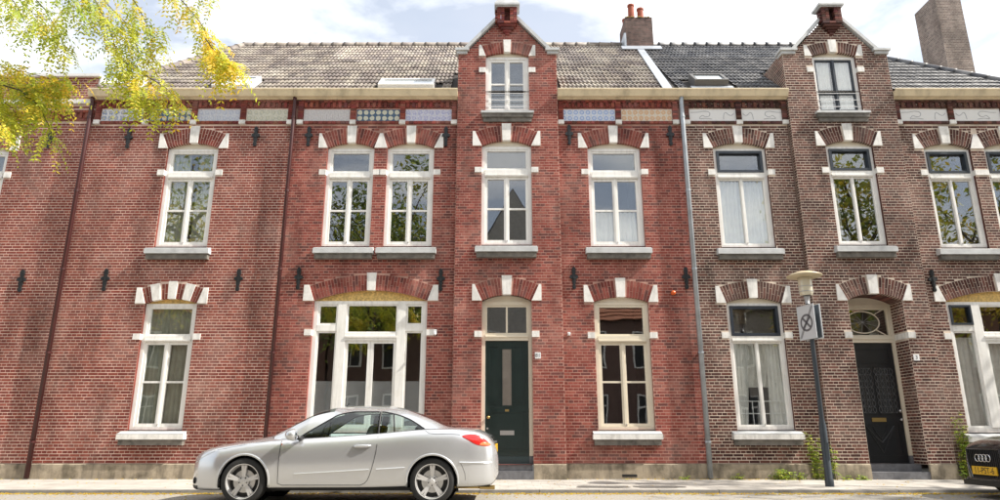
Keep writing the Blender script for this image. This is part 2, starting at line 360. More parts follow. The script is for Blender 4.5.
class Wall:
    """collects brick boxes and mortar strips of one house; faces of any orientation"""
    def __init__(s, house, pal): s.h = house; s.pal = PAL[pal]; s.P = []; s.C = []; s.full = []; s.mort = MB()
    def lay(s, O, U, N, u0, u1, z0, z1, brick_blocks=(), mortar_blocks=(), clip=None, phase=0, full_ok=False, relief=.0014, pal=None):
        pal = PAL[pal] if pal else s.pal
        O, U, N = Vector(O), Vector(U), Vector(N)
        nr = int(round((z1 - z0) / COURSE))
        for r in range(nr):
            a0 = z0 + r * COURSE; a1 = min(a0 + COURSE, z1)
            lo, hi = u0, u1
            if clip:
                c = clip((a0 + a1) / 2)
                if c is None: continue
                lo, hi = max(u0, c[0]), min(u1, c[1])
                if hi - lo < .03: continue
            mb = [sp for sp in (poly_span(p, a0 + .002, a1 - .002) for p in mortar_blocks) if sp]
            for p, q in free(lo, hi, mb):
                s.mort.face([O + U * p + Vector((0, 0, a0)), O + U * q + Vector((0, 0, a0)), O + U * q + Vector((0, 0, a1)), O + U * p + Vector((0, 0, a1))], col=pal['m'])
            bb = [sp for sp in (poly_span(p, a0 + .004, a1 - .004) for p in brick_blocks) if sp]
            rr = r + phase
            Lb, off = (STR, STR / 2 * ((rr // 2) % 2)) if rr % 2 == 0 else (STR / 2, STR / 4)
            for p, q in free(lo, hi, bb):
                k0 = int(math.floor((p - off) / Lb)); k1 = int(math.ceil((q - off) / Lb))
                for k in range(k0, k1):
                    a = max(p, off + k * Lb); b = min(q, off + (k + 1) * Lb)
                    if b - a < .022: continue
                    isfull = full_ok and abs(b - a - STR) < 1e-4
                    ci = random.randrange(len(pal['b'])); col = pal['b'][ci]
                    rl = relief + random.uniform(-.0004, .0004)
                    za, zb = a0 + .0075 + random.uniform(-.001, .001), a1 - .0075 + random.uniform(-.001, .001)
                    a += .0048 + random.uniform(-.001, .001); b -= .0048 + random.uniform(-.001, .001)
                    if isfull: s.full.append((O + U * ((a + b) / 2) + Vector((0, 0, (za + zb) / 2)), ci, len(s.P)))
                    j = random.uniform(.9, 1.1)
                    s.C.append((col[0] * j, col[1] * j, col[2] * j))
                    f0 = O + N * rl; b0 = O - N * .004
                    s.P.append([tuple(q_) for q_ in (f0 + U * a + Vector((0, 0, za)), f0 + U * b + Vector((0, 0, za)), b0 + U * b + Vector((0, 0, za)), b0 + U * a + Vector((0, 0, za)),
                                                     f0 + U * a + Vector((0, 0, zb)), f0 + U * b + Vector((0, 0, zb)), b0 + U * b + Vector((0, 0, zb)), b0 + U * a + Vector((0, 0, zb)))])
    def quad(s, pts, col=None): s.mort.face(pts, col=col or s.pal['m'])
    def finish(s, singles=300, hidden=None):
        wall = s.mort.build('wall', M['mortar'], s.h, color=True)
        drop = set()
        if singles and s.full:
            def near(p): return (p.y + DIST) * math.cos(PITCH) + (p.z - EYE) * math.sin(PITCH)
            def seen(p):
                dpt = near(p); return abs(p.x / dpt * F) < 497 and not (hidden and hidden(p))
            cand = sorted((t for t in s.full if seen(t[0])), key=lambda t: near(t[0]))[:singles]
            var = []
            for c in s.pal['b']:
                for j in (.93, 1.07):
                    mb = MB(); mb.box(-STR / 2 + .0055, STR / 2 - .0055, -.0014, .004, -COURSE / 2 + .0075, COURSE / 2 - .0075, col=tuple(k * j for k in c))
                    me = bpy.data.meshes.new('brick'); me.from_pydata(mb.v, [], mb.f)
                    ca = me.color_attributes.new('Col', 'FLOAT_COLOR', 'POINT')
                    a = np.ones((8, 4), np.float32); a[:, :3] = mb.c; ca.data.foreach_set('color', a.ravel())
                    me.materials.append(M['brick']); var.append(me)
            for p, ci, idx in cand:
                o = bpy.data.objects.new('brick', var[2 * ci + random.randrange(2)]); COL.objects.link(o)
                o.parent = wall; o.location = p - wloc(s.h) + Vector((random.uniform(-.001, .001), random.uniform(-.0008, .0008), random.uniform(-.001, .001)))
                drop.add(idx)
        keep = [k for k in range(len(s.P)) if k not in drop]
        if keep:
            boxes_mesh('brick_courses', np.array(s.P)[keep], np.array(s.C)[keep], M['brick'], wall, 'stuff')
        return wall

def arc_pts(cx, w, zs, rise, n=14, grow=0.0):
    """points of a segmental arch from left to right; grow = radial distance outside the intrados"""
    Rr = (w * w / 4 + rise * rise) / (2 * rise); zc = zs + rise - Rr; a = math.asin(w / 2 / Rr)
    return [(cx + (Rr + grow) * math.sin(-a + 2 * a * k / n), zc + (Rr + grow) * math.cos(-a + 2 * a * k / n)) for k in range(n + 1)]

class Opening:
    """an arched opening: hole, brick arch, keystone, impost stones, band blocks"""
    def __init__(s, cx, w, z0, zs, yf=0.0, rise=.13, thick=.36, depth=.12, zb=None, stones=3, key=.21, impost=.21, floor=None, rightband=None):
        s.cx, s.w, s.z0, s.zs, s.yf, s.rise, s.thick, s.depth, s.zb, s.stones, s.key, s.imp = cx, w, z0, zs, yf, rise, thick, depth, zb, stones, key, impost
        s.x0, s.x1 = cx - w / 2, cx + w / 2
        s.join_l = s.join_r = False
        s.floor = floor
    def hole(s): return [(s.x0, s.z0), (s.x1, s.z0), (s.x1, s.zs + s.rise * .55), (s.x0, s.zs + s.rise * .55)]
    def hole2(s): return [(s.cx - s.w * .36, s.z0), (s.cx + s.w * .36, s.z0), (s.cx + s.w * .36, s.zs + s.rise + .04), (s.cx - s.w * .36, s.zs + s.rise + .04)]
    def block(s):
        o = arc_pts(s.cx, s.w, s.zs, s.rise, 10, s.thick)
        return [(s.x0 - s.imp, s.zs - .01), (s.x1 + s.imp, s.zs - .01), (s.x1 + s.imp, o[-1][1] - .02)] + list(reversed(o)) + [(s.x0 - s.imp, o[0][1] - .02)]
    def bandblocks(s):
        if s.zb is None: return []
        return [[(a, s.zb - .0625), (b, s.zb - .0625), (b, s.zb + .0625), (a, s.zb + .0625)] for a, b in ((s.x0 - .155, s.x0 + .001), (s.x1 - .001, s.x1 + .155))]
    def dress(s, wall, pal, soffit=None):
        """stone and arch parts, children of the wall"""
        yf = s.yf; ia = arc_pts(s.cx, s.w, s.zs, s.rise, 40); oa = arc_pts(s.cx, s.w, s.zs, s.rise, 40, s.thick)
        Rr = (s.w ** 2 / 4 + s.rise ** 2) / (2 * s.rise); zc = s.zs + s.rise - Rr; A = math.asin(s.w / 2 / Rr)
        def P(a, g): return (s.cx + (Rr + g) * math.sin(a), zc + (Rr + g) * math.cos(a))
        zones = []
        ka = s.key / 2 / Rr
        if s.stones == 5:
            zones = [(-A + A * k / 3 + (A / 3 - .15 / Rr) / 2 * 0 + .0, None) for k in ()]
        skip = [(-ka, ka)]
        if s.stones == 5:
            c = A * .56; hw = .085 / Rr; skip += [(-c - hw, -c + hw), (c - hw, c + hw)]
        mb = MB(); L_ = .0635; n = int(2 * A * (Rr + s.thick / 2) / L_); bm = []
        for k in range(n):
            a0 = -A + 2 * A * k / n; a1 = -A + 2 * A * (k + 1) / n; am = (a0 + a1) / 2
            if any(p < am < q for p, q in skip): continue
            g = .0055 / Rr
            cut = [(.0, s.thick)] if s.thick < .3 else ([(0, s.thick * .35), (s.thick * .35 + .009, s.thick)] if k % 2 else [(0, s.thick * .65), (s.thick * .65 + .009, s.thick)])
            for g0, g1 in cut:
                col = random.choice(PAL[pal]['b']); j = random.uniform(.85, 1.15); col = tuple(q * j * .95 for q in col)
                rl = .0045 + random.uniform(-.001, .001)
                mb.prism([P(a0 + g, g0), P(a1 - g, g0), P(a1 - g, g1), P(a0 + g, g1)], yf - rl, yf + min(s.depth, .11), col=col)
        o = mb.build('brick_arch', M['brick'], wall, color=True, kind='stuff')
        # mortar bed of the arch
        bed = MB()
        for k in range(40):
            bed.prism([ia[k], ia[k + 1], oa[k + 1], oa[k]], yf - .001, yf + min(s.depth, .105), col=PAL[pal]['m'])
        bed.build('arch_mortar', M['mortar'], wall, color=True)
        kz = s.thick + .05
        t = MB(); t.prism([(s.cx - s.key * .43, zc + Rr - .005), (s.cx + s.key * .43, zc + Rr - .005), (s.cx + s.key / 2 + .005, zc + Rr + kz), (s.cx - s.key / 2 - .005, zc + Rr + kz)], yf - .03, yf + .1)
        t.build('keystone', M['stone'], wall)
        for sg in (-1, 1):
            if s.stones == 5:
                c = sg * A * .56; hw = .085 / Rr; t = MB()
                t.prism([P(c - hw, -.004), P(c + hw, -.004), P(c + hw, s.thick + .03), P(c - hw, s.thick + .03)], yf - .026, yf + .1); t.build('arch_stone', M['stone'], wall)
            ax, az = (s.x0, ia[0][1]) if sg < 0 else (s.x1, ia[-1][1])
            bx, bz = oa[0] if sg < 0 else oa[-1]
            jn = s.join_l if sg < 0 else s.join_r
            if jn is None: continue
            ox = jn if jn else (ax + sg * s.imp)
            t = MB()
            if jn:                                             # shared impost between two arches: a triangle-topped stone
                pl = [(ax, s.zs - .005), (jn + (jn - ax), s.zs - .005), (jn + (jn - ax) * .25, oa[0][1] + .03), (jn - (jn - ax) * .25, oa[0][1] + .03)]
                if sg < 0: pl = [(2 * jn - ax, s.zs - .005), (ax, s.zs - .005), (jn - (jn - ax) * .25, oa[0][1] + .03), (jn + (jn - ax) * .25, oa[0][1] + .03)]
            elif sg < 0: pl = [(ox, s.zs - .005), (ax, s.zs - .005), (max(bx, ox + .05), bz + .03), (ox, bz + .03)]
            else: pl = [(ax, s.zs - .005), (ox, s.zs - .005), (ox, bz + .03), (min(bx, ox - .05), bz + .03)]
            t.prism(pl, yf - .026, yf + .1); t.build('impost_stone', M['stone'], wall)
        for b in s.bandblocks():
            t = MB(); t.prism(b, yf - .022, yf + .09); t.build('band_stone', M['stone'], wall)
    def reveal(s, W_, col=None, backy=None):
        y0 = s.yf; y1 = s.yf + s.depth if backy is None else backy
        c = col or tuple(k * .9 for k in W_.pal['b'][0])
        W_.quad([(s.x0, y0, s.z0), (s.x0, y1, s.z0), (s.x0, y1, s.zs + s.rise * .6), (s.x0, y0, s.zs + s.rise * .6)], c)
        W_.quad([(s.x1, y1, s.z0), (s.x1, y0, s.z0), (s.x1, y0, s.zs + s.rise * .6), (s.x1, y1, s.zs + s.rise * .6)], c)
        W_.quad([(s.x0, y1, s.z0), (s.x0, y0, s.z0), (s.x1, y0, s.z0), (s.x1, y1, s.z0)], c)

def pane(x0, x1, z0, z1, y, parent, m=None, tilt=None):
    mb = MB(); mb.box(x0, x1, y, y + .006, z0, z1)
    return mb.build('pane', m or M['glass'], parent)
def bars(mb, x0, x1, z0, z1, t, y0, y1, mi=0):
    """rectangular ring of square section t"""
    mb.box(x0, x0 + t, y0, y1, z0, z1, mi); mb.box(x1 - t, x1, y0, y1, z0, z1, mi)
    mb.box(x0 + t, x1 - t, y0 + .001, y1, z0, z0 + t, mi); mb.box(x0 + t, x1 - t, y0 + .001, y1, z1 - t, z1, mi)
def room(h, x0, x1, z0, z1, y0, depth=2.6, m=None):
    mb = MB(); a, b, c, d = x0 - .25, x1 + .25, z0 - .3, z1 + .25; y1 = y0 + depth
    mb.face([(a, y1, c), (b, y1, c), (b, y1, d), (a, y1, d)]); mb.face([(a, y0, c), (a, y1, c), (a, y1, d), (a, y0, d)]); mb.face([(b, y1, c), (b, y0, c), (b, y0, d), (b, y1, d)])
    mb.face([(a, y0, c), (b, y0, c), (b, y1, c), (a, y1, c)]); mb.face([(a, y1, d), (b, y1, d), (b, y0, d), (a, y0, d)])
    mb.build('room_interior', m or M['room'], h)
def sill(win, op, low, slab='stone'):
    yf = op.yf; a, b = op.x0 - .13, op.x1 + .11; z = op.z0
    mb = MB()
    mb.box(a, b, yf - .15, yf + .06, z - .185, z - .086)
    mb.build('sill', M['stone'] if low else M['sill_top'], win)
    mb = MB(); mb.hexa([(a + .01, yf - .146, z - .085), (b - .01, yf - .146, z - .085), (b - .01, yf + .09, z - .085), (a + .01, yf + .09, z - .085), (a + .01, yf - .146, z - .07), (b - .01, yf - .146, z - .07), (b - .01, yf + .09, z + .004), (a + .01, yf + .09, z + .004)]); mb.build('sill_cover', M['sill_top'], win)
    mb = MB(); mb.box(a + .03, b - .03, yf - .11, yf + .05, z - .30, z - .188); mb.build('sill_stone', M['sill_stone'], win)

def std_window(h, op, tz0, tz1, bar=None, style='white', fm='frame', dosill=True, panel='frame_cream', low=False, top_split=False, single=False, ajar=0):
    """kozijn with a top light and a pair of casements"""
    yf = op.yf + .065; x0, x1, z0, zs = op.x0, op.x1, op.z0, op.zs
    fr = MB(); t = .075
    for a, b in ((x0, x0 + t), (x1 - t, x1)): fr.box(a, b, yf, yf + .1, z0, zs)
    fr.box(x0 + t, x1 - t, yf + .002, yf + .1, z0, z0 + .07); fr.box(x0 + t, x1 - t, yf + .002, yf + .1, zs - .06, zs)
    if tz0 is not None:
        fr.box(x0 + t, x1 - t, yf - .02, yf + .1, tz0 + .04, tz1 - .04); fr.box(x0 + t, x1 - t, yf - .035, yf + .1, tz0 + .06, tz0 + .085)
    w = fr.build('window', M[fm], h)
    mb = MB(); ar = arc_pts(op.cx, op.w, op.zs, op.rise, 14)
    mb.prism([(x0, zs + .002), (x1, zs + .002)] + [(a, b - .002) for a, b in reversed(ar)], yf + .012, yf + .09); mb.build('arch_panel', M[panel], w)
    if tz0 is not None:
        tm = M['navy'] if style == 'dark' else M[fm]
        mb = MB(); tt = .06 if style == 'dark' else .045
        bars(mb, x0 + t + .001, x1 - t - .001, tz1 - .038, zs - .062, tt, yf + (-.03 if style == 'dark' else .015), yf + .075)
        if top_split: mb.box(op.cx - .025, op.cx + .025, yf + .012, yf + .07, tz1, zs - .1)
        mb.build('top_light', tm, w)
        if top_split:
            pane(x0 + t + .03, op.cx, tz1, zs - .09, yf + .05, w); pane(op.cx + .006, x1 - t - .03, tz1, zs - .09, yf + .05, w)
        else: pane(x0 + t + .03, x1 - t - .03, tz1, zs - .09, yf + .05, w)
        ztop = tz0 + .038
    else: ztop = zs - .061
    cz0 = z0 + .072; st = .058 if style == 'white' else .035
    for sg, a, b in ((-1, x0 + t + .001, op.cx - .002), (1, op.cx + .002, x1 - t - .001)):
        mb = MB(); bars(mb, a, b, cz0, ztop, st, yf + .018, yf + .07)
        if bar: mb.box(a + st, b - st, yf + .022, yf + .066, bar - .02, bar + .02)
        c = mb.build('casement', M['navy'] if style == 'navycase' else M[fm], w)
        if bar:
            pane(a + st - .005, b - st + .005, cz0 + st - .005, bar - .019, yf + .045, w); pane(a + st - .005, b - st + .005, bar + .019, ztop - st + .005, yf + .045, w)
        else: pane(a + st - .005, b - st + .005, cz0 + st - .005, ztop - st + .005, yf + .045, w)
    mb = MB(); mb.box(op.cx - .022, op.cx + .022, yf + .004, yf + .018, cz0, ztop); mb.build('cover_strip', M['navy'] if style == 'navycase' else M[fm], w)
    mb = MB(); mb.box(op.cx + .002, op.cx + .02, yf - .006, yf + .004, cz0 + .02, cz0 + .055); mb.build('window_catch', M['steel'], w)
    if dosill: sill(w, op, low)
    return w

def curtain(name, x0, x1, z0, z1, y, m, label, folds=7, amp=.02, sway=0.0, group=None, flare=0.0):
    mb = MB(); nx, nz = folds * 6, 10; o = Vector(((x0 + x1) / 2, y, z0))
    ph = random.uniform(0, 6); g = []
    for j in range(nz + 1):
        v = j / nz
        for i in range(nx + 1):
            u = i / nx
            xx = x0 + (x1 - x0) * (u + sway * (1 - v) * (1 - v) * (u - .3) + flare * math.sin(v * 3.1) * .06)
            yy = y + amp * math.sin(u * folds * 2 * math.pi + ph + 1.2 * math.sin(v * 3 + u * 4)) + amp * .4 * math.sin(u * folds * 4.7 * math.pi)
            mb.v.append((xx, yy, z0 + (z1 - z0) * v)); mb.c.append((1, 1, 1))
    for j in range(nz):
        for i in range(nx):
            a = j * (nx + 1) + i; mb.f.append((a, a + 1, a + nx + 2, a + nx + 1)); mb.mi.append(0)
    ob = mb.build(name, m, None, smooth=True); tag(ob, label, 'curtain', group); return ob

ANCH = [(0, .25), (.035, .22), (.045, .15), (.028, .08), (.085, .05), (.095, .005), (.035, -.025), (.042, -.08), (.025, -.15), (.04, -.2), (.03, -.24), (0, -.25)]
def anchor(x, z, parent, y=0.0):
    pl = [(-a, b) for a, b in ANCH[1:-1]] + [(a, b) for a, b in reversed(ANCH)]
    mb = MB(); mb.prism([(x + a, z + b) for a, b in pl], y - .05, y - .012); mb.box(x - .016, x + .016, y - .07, y + .01, z - .03, z + .03); mb.box(x - .009, x + .009, y - .058, y - .05, z - .22, z + .22)
    mb.build('wall_anchor', M['iron'], parent)

def downpipe(h, x, z0, z1, m, r=.05, y=-.075, n=5):
    mb = MB(); mb.tube([(x, y, z0), (x, y, z1 - .35), (x, y, z1 - .12), (x, y - .03, z1)], r, 12)
    p = mb.build('downpipe', m, h, smooth=True)
    for k in range(n):
        z = z0 + .7 + (z1 - z0 - 1.2) * k / (n - 1)
        b = MB(); b.lathe([(r + .009, -.02), (r + .009, .02)], (x, y, z), n=12); b.box(x - .018, x + .018, y + r, .0, z - .015, z + .015); b.build('pipe_bracket', m, p)
    return p

def cornice(h, x0, x1, y=0.0):
    pr = [(.01, 8.455), (-.08, 8.455), (-.10, 8.485), (-.17, 8.49), (-.185, 8.52), (-.205, 8.57), (-.225, 8.62), (-.24, 8.63), (-.24, 8.66), (-.215, 8.665), (-.205, 8.62), (.01, 8.62)]
    mb = MB(); n = len(pr); i = 0
    mb.v = [(x0, a + y, b) for a, b in pr] + [(x1, a + y, b) for a, b in pr]; mb.c = [(1, 1, 1)] * (2 * n)
    mb.f.append(tuple(range(n))); mb.f.append(tuple(reversed(range(n, 2 * n))))
    for k in range(n): q = (k + 1) % n; mb.f.append((k, n + k, n + q, q))
    mb.mi = [0] * len(mb.f)
    mb.build('cornice_gutter', M['cream'], h)

def frieze(h, wall, x0, x1, panels, pal, swirl=False):
    """corbel course, pilasters with white feet and tile panels between them; panels = [(xa, xb, material)]"""
    pb = PAL[pal]['b']
    # brick ledge under the panels and string course above
    mb = MB(); x = x0
    while x < x1 - .02:
        b = min(x + .105, x1); col = tuple(k * random.uniform(.8, 1.1) for k in random.choice(pb)); mb.box(x + .004, b - .004, -.035, .05, 7.862, 7.925, col=col); x = b
    x = x0
    while x < x1 - .02:
        b = min(x + .105, x1); col = tuple(k * random.uniform(.8, 1.05) for k in random.choice(pb)); mb.box(x + .004, b - .004, -.05, .02, 8.395, 8.45, col=col); x = b
    # dentils
    k = 0; x = x0 + .05
    while x < x1 - .1:
        col = tuple(q * random.uniform(.85, 1.1) for q in random.choice(pb))
        mb.box(x, x + .07, -.04, .02, 8.275, 8.39, col=col)
        col = tuple(q * random.uniform(.85, 1.1) for q in random.choice(pb))
        mb.box(x + .08, x + .12, -.02, .02, 8.275, 8.33, col=col); x += .132
    mb.build('corbel_course', M['brick'], wall, color=True, kind='stuff')
    edges = sorted([panels[0][0] - .07] + [(panels[k][1] + panels[k + 1][0]) / 2 for k in range(len(panels) - 1)] + [panels[-1][1] + .07])
    for e in edges:
        e = min(max(e, x0 + .06), x1 - .06)
        mb = MB()
        for k in range(8):
            z = 7.945 + k * .058; col = tuple(q * random.uniform(.85, 1.1) for q in random.choice(pb)); mb.box(e - .058, e + .058, -.052, .03, z + .004, z + .055, col=col)
        mb.build('pilaster', M['brick'], wall, color=True)
        mb = MB(); mb.box(e - .07, e + .07, -.066, .02, 7.845, 7.942); mb.build('corbel_stone', M['stone'], wall)
    for xa, xb, m in panels:
        if swirl:
            mb = MB(); mb.box(xa, xb, -.012, .02, 7.93, 8.225); p = mb.build('relief_panel', M['verge'], wall)
            cx = (xa + xb) / 2; W_ = (xb - xa); s = m; t = MB()
            c1 = [(-.42, .072), (-.28, .078), (-.15, .10), (-.06, .085), (-.03, .03), (-.07, -.03), (-.14, -.03), (-.19, -.005), (-.23, -.04), (-.25, -.085), (-.12, -.075), (.02, -.10)]
            c2 = [(.24, -.105), (.245, -.02), (.265, .05), (.30, .068), (.335, .03), (.39, -.005), (.44, .02), (.46, .06)]
            for c in (c1, c2):
                pts = []
                for k in range(len(c) - 1):
                    p0, p1, p2, p3 = c[max(k - 1, 0)], c[k], c[k + 1], c[min(k + 2, len(c) - 1)]
                    for q in range(6):
                        f = q / 6; g = [.5 * (2 * p1[i] + (p2[i] - p0[i]) * f + (2 * p0[i] - 5 * p1[i] + 4 * p2[i] - p3[i]) * f * f + (3 * p1[i] - p0[i] - 3 * p2[i] + p3[i]) * f ** 3) for i in (0, 1)]
                        pts.append((cx + s * g[0] * W_, -.0125, 8.078 + g[1]))
                t.tube(pts, .0065, 5)
            t.build('relief_scroll', mat_scroll, p)
        else:
            nt_ = max(2, round((xb - xa) / .135)); w = (xb - xa) / nt_; mb = MB()
            for r in range(2):
                for k in range(nt_):
                    a, b = xa + k * w + .0015, xa + (k + 1) * w - .0015; z0, z1 = 7.93 + r * .1475 + .0015, 7.93 + (r + 1) * .1475 - .0015; y = -.010 + random.uniform(-.002, .001)
                    mb.face([(a, y, z0), (b, y, z0), (b, y, z1), (a, y, z1)], uv=[(k, r), (k + 1, r), (k + 1, r + 1), (k, r + 1)])
                    mb.face([(a, y, z1), (b, y, z1), (b, .02, z1), (a, .02, z1)], uv=[(k, r)] * 4); mb.face([(a, .02, z0), (b, .02, z0), (b, y, z0), (a, y, z0)], uv=[(k, r)] * 4)
                    mb.face([(b, y, z0), (b, .02, z0), (b, .02, z1), (b, y, z1)], uv=[(k, r)] * 4); mb.face([(a, .02, z0), (a, y, z0), (a, y, z1), (a, .02, z1)], uv=[(k, r)] * 4)
            mb.build('tile_panel', m, wall)
mat_scroll = mat('scroll_line', (.36, .37, .39), .6)

def plinth(h, spans, y=0.0, z0=.06, z1=.378):
    for k, (a, b, yy) in enumerate(spans):
        mb = MB(); mb.hexa([(a, yy - .035, z0), (b, yy - .035, z0), (b, yy + .02, z0), (a, yy + .02, z0), (a, yy - .03, z1 - .02), (b, yy - .03, z1 - .02), (b, yy + .02, z1), (a, yy + .02, z1)])
        mb.build('plinth', M['plinth'], h)

# ------------------------------------------------------------------ roofs
EAVE = (-.07, 8.66); RIDGE = (4.0, 12.40)
SL = Vector((0, RIDGE[0] - EAVE[0], RIDGE[1] - EAVE[1])); SLEN = SL.length; SD = SL.normalized(); SN = Vector((0, -SD.z, SD.y))
TW, TH, NROW = .2, .345, 16
def tile_meshes(cols, m, n=8):
    """pantile: two waves wide, slightly thicker at its lower edge"""
    out = []
    for c in cols:
        mb = MB(); k = 8; top = []; low = []; up = []
        for i in range(k + 1):
            u = i / k; z = .016 * math.sin(u * 4 * math.pi + .6) + .016
            top.append((-TW / 2 + TW * u * 1.03, 0, z + .03)); low.append((-TW / 2 + TW * u * 1.03, 0, z + .008)); up.append((-TW / 2 + TW * u * 1.03, TH * 1.12, z + .004))
        mb.v = [tuple(Vector((x, 0, 0)) + SD * y + SN * z) for x, y, z in top + low + up]; mb.c = [c] * len(mb.v)
        for i in range(k):
            mb.f.append((i, i + 1, 2 * (k + 1) + i + 1, 2 * (k + 1) + i)); mb.f.append((k + 1 + i, k + 2 + i, i + 1, i))
        me = bpy.data.meshes.new('roof_tile'); me.from_pydata(mb.v, [], mb.f)
        ca = me.color_attributes.new('Col', 'FLOAT_COLOR', 'POINT'); a = np.ones((len(mb.v), 4), np.float32); a[:, :3] = c; ca.data.foreach_set('color', a.ravel())
        me.materials.append(m); out.append((me, mb)); me.polygons.foreach_set('use_smooth', [True, False] * (len(mb.f) // 2))
    return out
def roof(h, x0, x1, xr0, xr1, m, cols, holes=(), ridge=True, hip=(), off=0.0):
    """front slope from eave x0..x1 to ridge xr0..xr1, tiled; back slope and ends closed"""
    ey, ez = EAVE; ry, rz = RIDGE
    mb = MB()
    mb.face([(x0, ey, ez), (x1, ey, ez), (xr1, ry, rz), (xr0, ry, rz)]); mb.face([(x1, 8.1, ez), (x0, 8.1, ez), (xr0, ry, rz), (xr1, ry, rz)])
    mb.face([(x0, 8.1, ez), (x0, ey, ez), (xr0, ry, rz)]); mb.face([(x1, ey, ez), (x1, 8.1, ez), (xr1, ry, rz)])
    rf = mb.build('roof', M['roof_under'], h)
    vs = tile_meshes(cols, m); spots = []
    for r in range(NROW):
        f = r * TH / SLEN; fe = (r + .5) * TH / SLEN
        a = x0 + (xr0 - x0) * fe; b = x1 + (xr1 - x1) * fe
        k0 = int(math.ceil((a - off) / TW - .02)); k1 = int(math.floor((b - off) / TW + .02))
        for k in range(k0, k1):
            x = off + (k + .5) * TW; base = Vector((x, ey, ez)) + SD * (r * TH)
            if any(p(x, base.y, r) for p in holes): continue
            spots.append((base, random.randrange(len(vs))))
    first = [t for t in spots if abs(t[0].x / ((t[0].y + DIST) * math.cos(PITCH) + (t[0].z - EYE) * math.sin(PITCH)) * F) < 505][:300]
    ids = set(id(t) for t in first)
    for p, v in first:
        o = bpy.data.objects.new('roof_tile', vs[v][0]); COL.objects.link(o); o.parent = rf; o.location = p - wloc(h) + Vector((random.uniform(-.004, .004), 0, random.uniform(-.003, .003)))
        o.rotation_euler = (random.uniform(-.006, .006), 0, random.uniform(-.008, .008))
    rest = MB()
    for t in spots:
        if id(t) in ids: continue
        p, v = t; b = vs[v][1]; i = len(rest.v); dz = random.uniform(-.004, .004)
        rest.v += [(p.x + q[0], p.y + q[1], p.z + q[2] + dz) for q in b.v]; rest.c += b.c; rest.f += [tuple(i + q for q in f) for f in b.f]; rest.mi += [0] * len(b.f)
    if rest.v: rest.build('roof_tiles_upper', m, rf, color=True, kind='stuff', smooth=False)
    def ridge_run(a, b, n):
        a, b = Vector(a), Vector(b)
        for k in range(n):
            p, q = a.lerp(b, k / n), a.lerp(b, (k + 1) / n + .012)
            t = MB(); t.tube([p, p.lerp(q, .12), q], [.125, .11, .10], 10, col=random.choice(cols)); t.build('ridge_tile', m, rf, smooth=True, color=True)
    if ridge: ridge_run((xr0, ry, rz + .02), (xr1, ry, rz + .02), max(1, round((xr1 - xr0) / .36)))
    for hx, hr in hip: ridge_run((hx, ey + .12, ez + .12), (hr, ry, rz + .02), 16)
    return rf
def skylight(h, xa, xb, r0, r1, m_frame, open_=0.0, lift=.09):
    """roof window lying on the slope between slope distances r0 and r1"""
    mb = MB(); O = Vector((0, EAVE[0], EAVE[1]))
    def P(x, s, n): return O + Vector((x, 0, 0)) + SD * s + SN * n
    def slab(a, b, s0, s1, n0, n1, B): B.hexa([P(a, s0, n0), P(b, s0, n0), P(b, s1, n0), P(a, s1, n0), P(a, s0, n1), P(b, s0, n1), P(b, s1, n1), P(a, s1, n1)])
    t = .07
    slab(xa, xb, r0, r0 + t, .0, lift, mb); slab(xa, xb, r1 - t, r1, .0, lift, mb); slab(xa, xa + t, r0 + t, r1 - t, .0, lift - .001, mb); slab(xb - t, xb, r0 + t, r1 - t, .0, lift - .001, mb)
    o = mb.build('skylight', m_frame, h)
    g = MB(); slab(xa + t, xb - t, r0 + t, r1 - t, .03, lift - .03, g); g.build('pane', M['sky_glass'], o)
    fl = MB(); slab(xa - .1, xb + .1, r0 - .16, r0, .03, .045, fl); fl.build('flashing', M['zinc'], o)
def tiles_hole(xa, xb, r0, r1):
    return lambda x, y, r: xa - .12 < x < xb + .12 and r0 - .2 < (r + .5) * TH < r1 + .05

def chimney(h, x0, x1, y0, y1, z0, z1, pal, pots=(), name='chimney', singles=0):
    W_ = Wall(h, pal)
    ph = [0, 1]
    W_.lay((0, y0, 0), (1, 0, 0), (0, -1, 0), x0, x1, z0, z1); W_.lay((x0, 0, 0), (0, -1, 0), (-1, 0, 0), -y1, -y0, z0, z1, phase=1)
    W_.lay((x1, 0, 0), (0, 1, 0), (1, 0, 0), y0, y1, z0, z1, phase=1); W_.lay((0, y1, 0), (-1, 0, 0), (0, 1, 0), -x1, -x0, z0, z1)
    W_.quad([(x0, y0, z1), (x1, y0, z1), (x1, y1, z1), (x0, y1, z1)])
    mo = W_.mort.build(name, M['mortar'], h, color=True)
    boxes_mesh('brick_courses', np.array(W_.P), np.array(W_.C), M['brick'], mo, 'stuff')
    for px_, py_, r, hh in pots:
        t = MB(); t.lathe([(r * 1.1, -.02), (r * 1.1, .05), (r, .07), (r * .92, hh - .06), (r * 1.08, hh - .05), (r * 1.08, hh), (r * .8, hh), (r * .7, hh - .1)], (px_, py_, z1), n=14); t.build('chimney_pot', M['pot'], mo, smooth=False)
    return mo

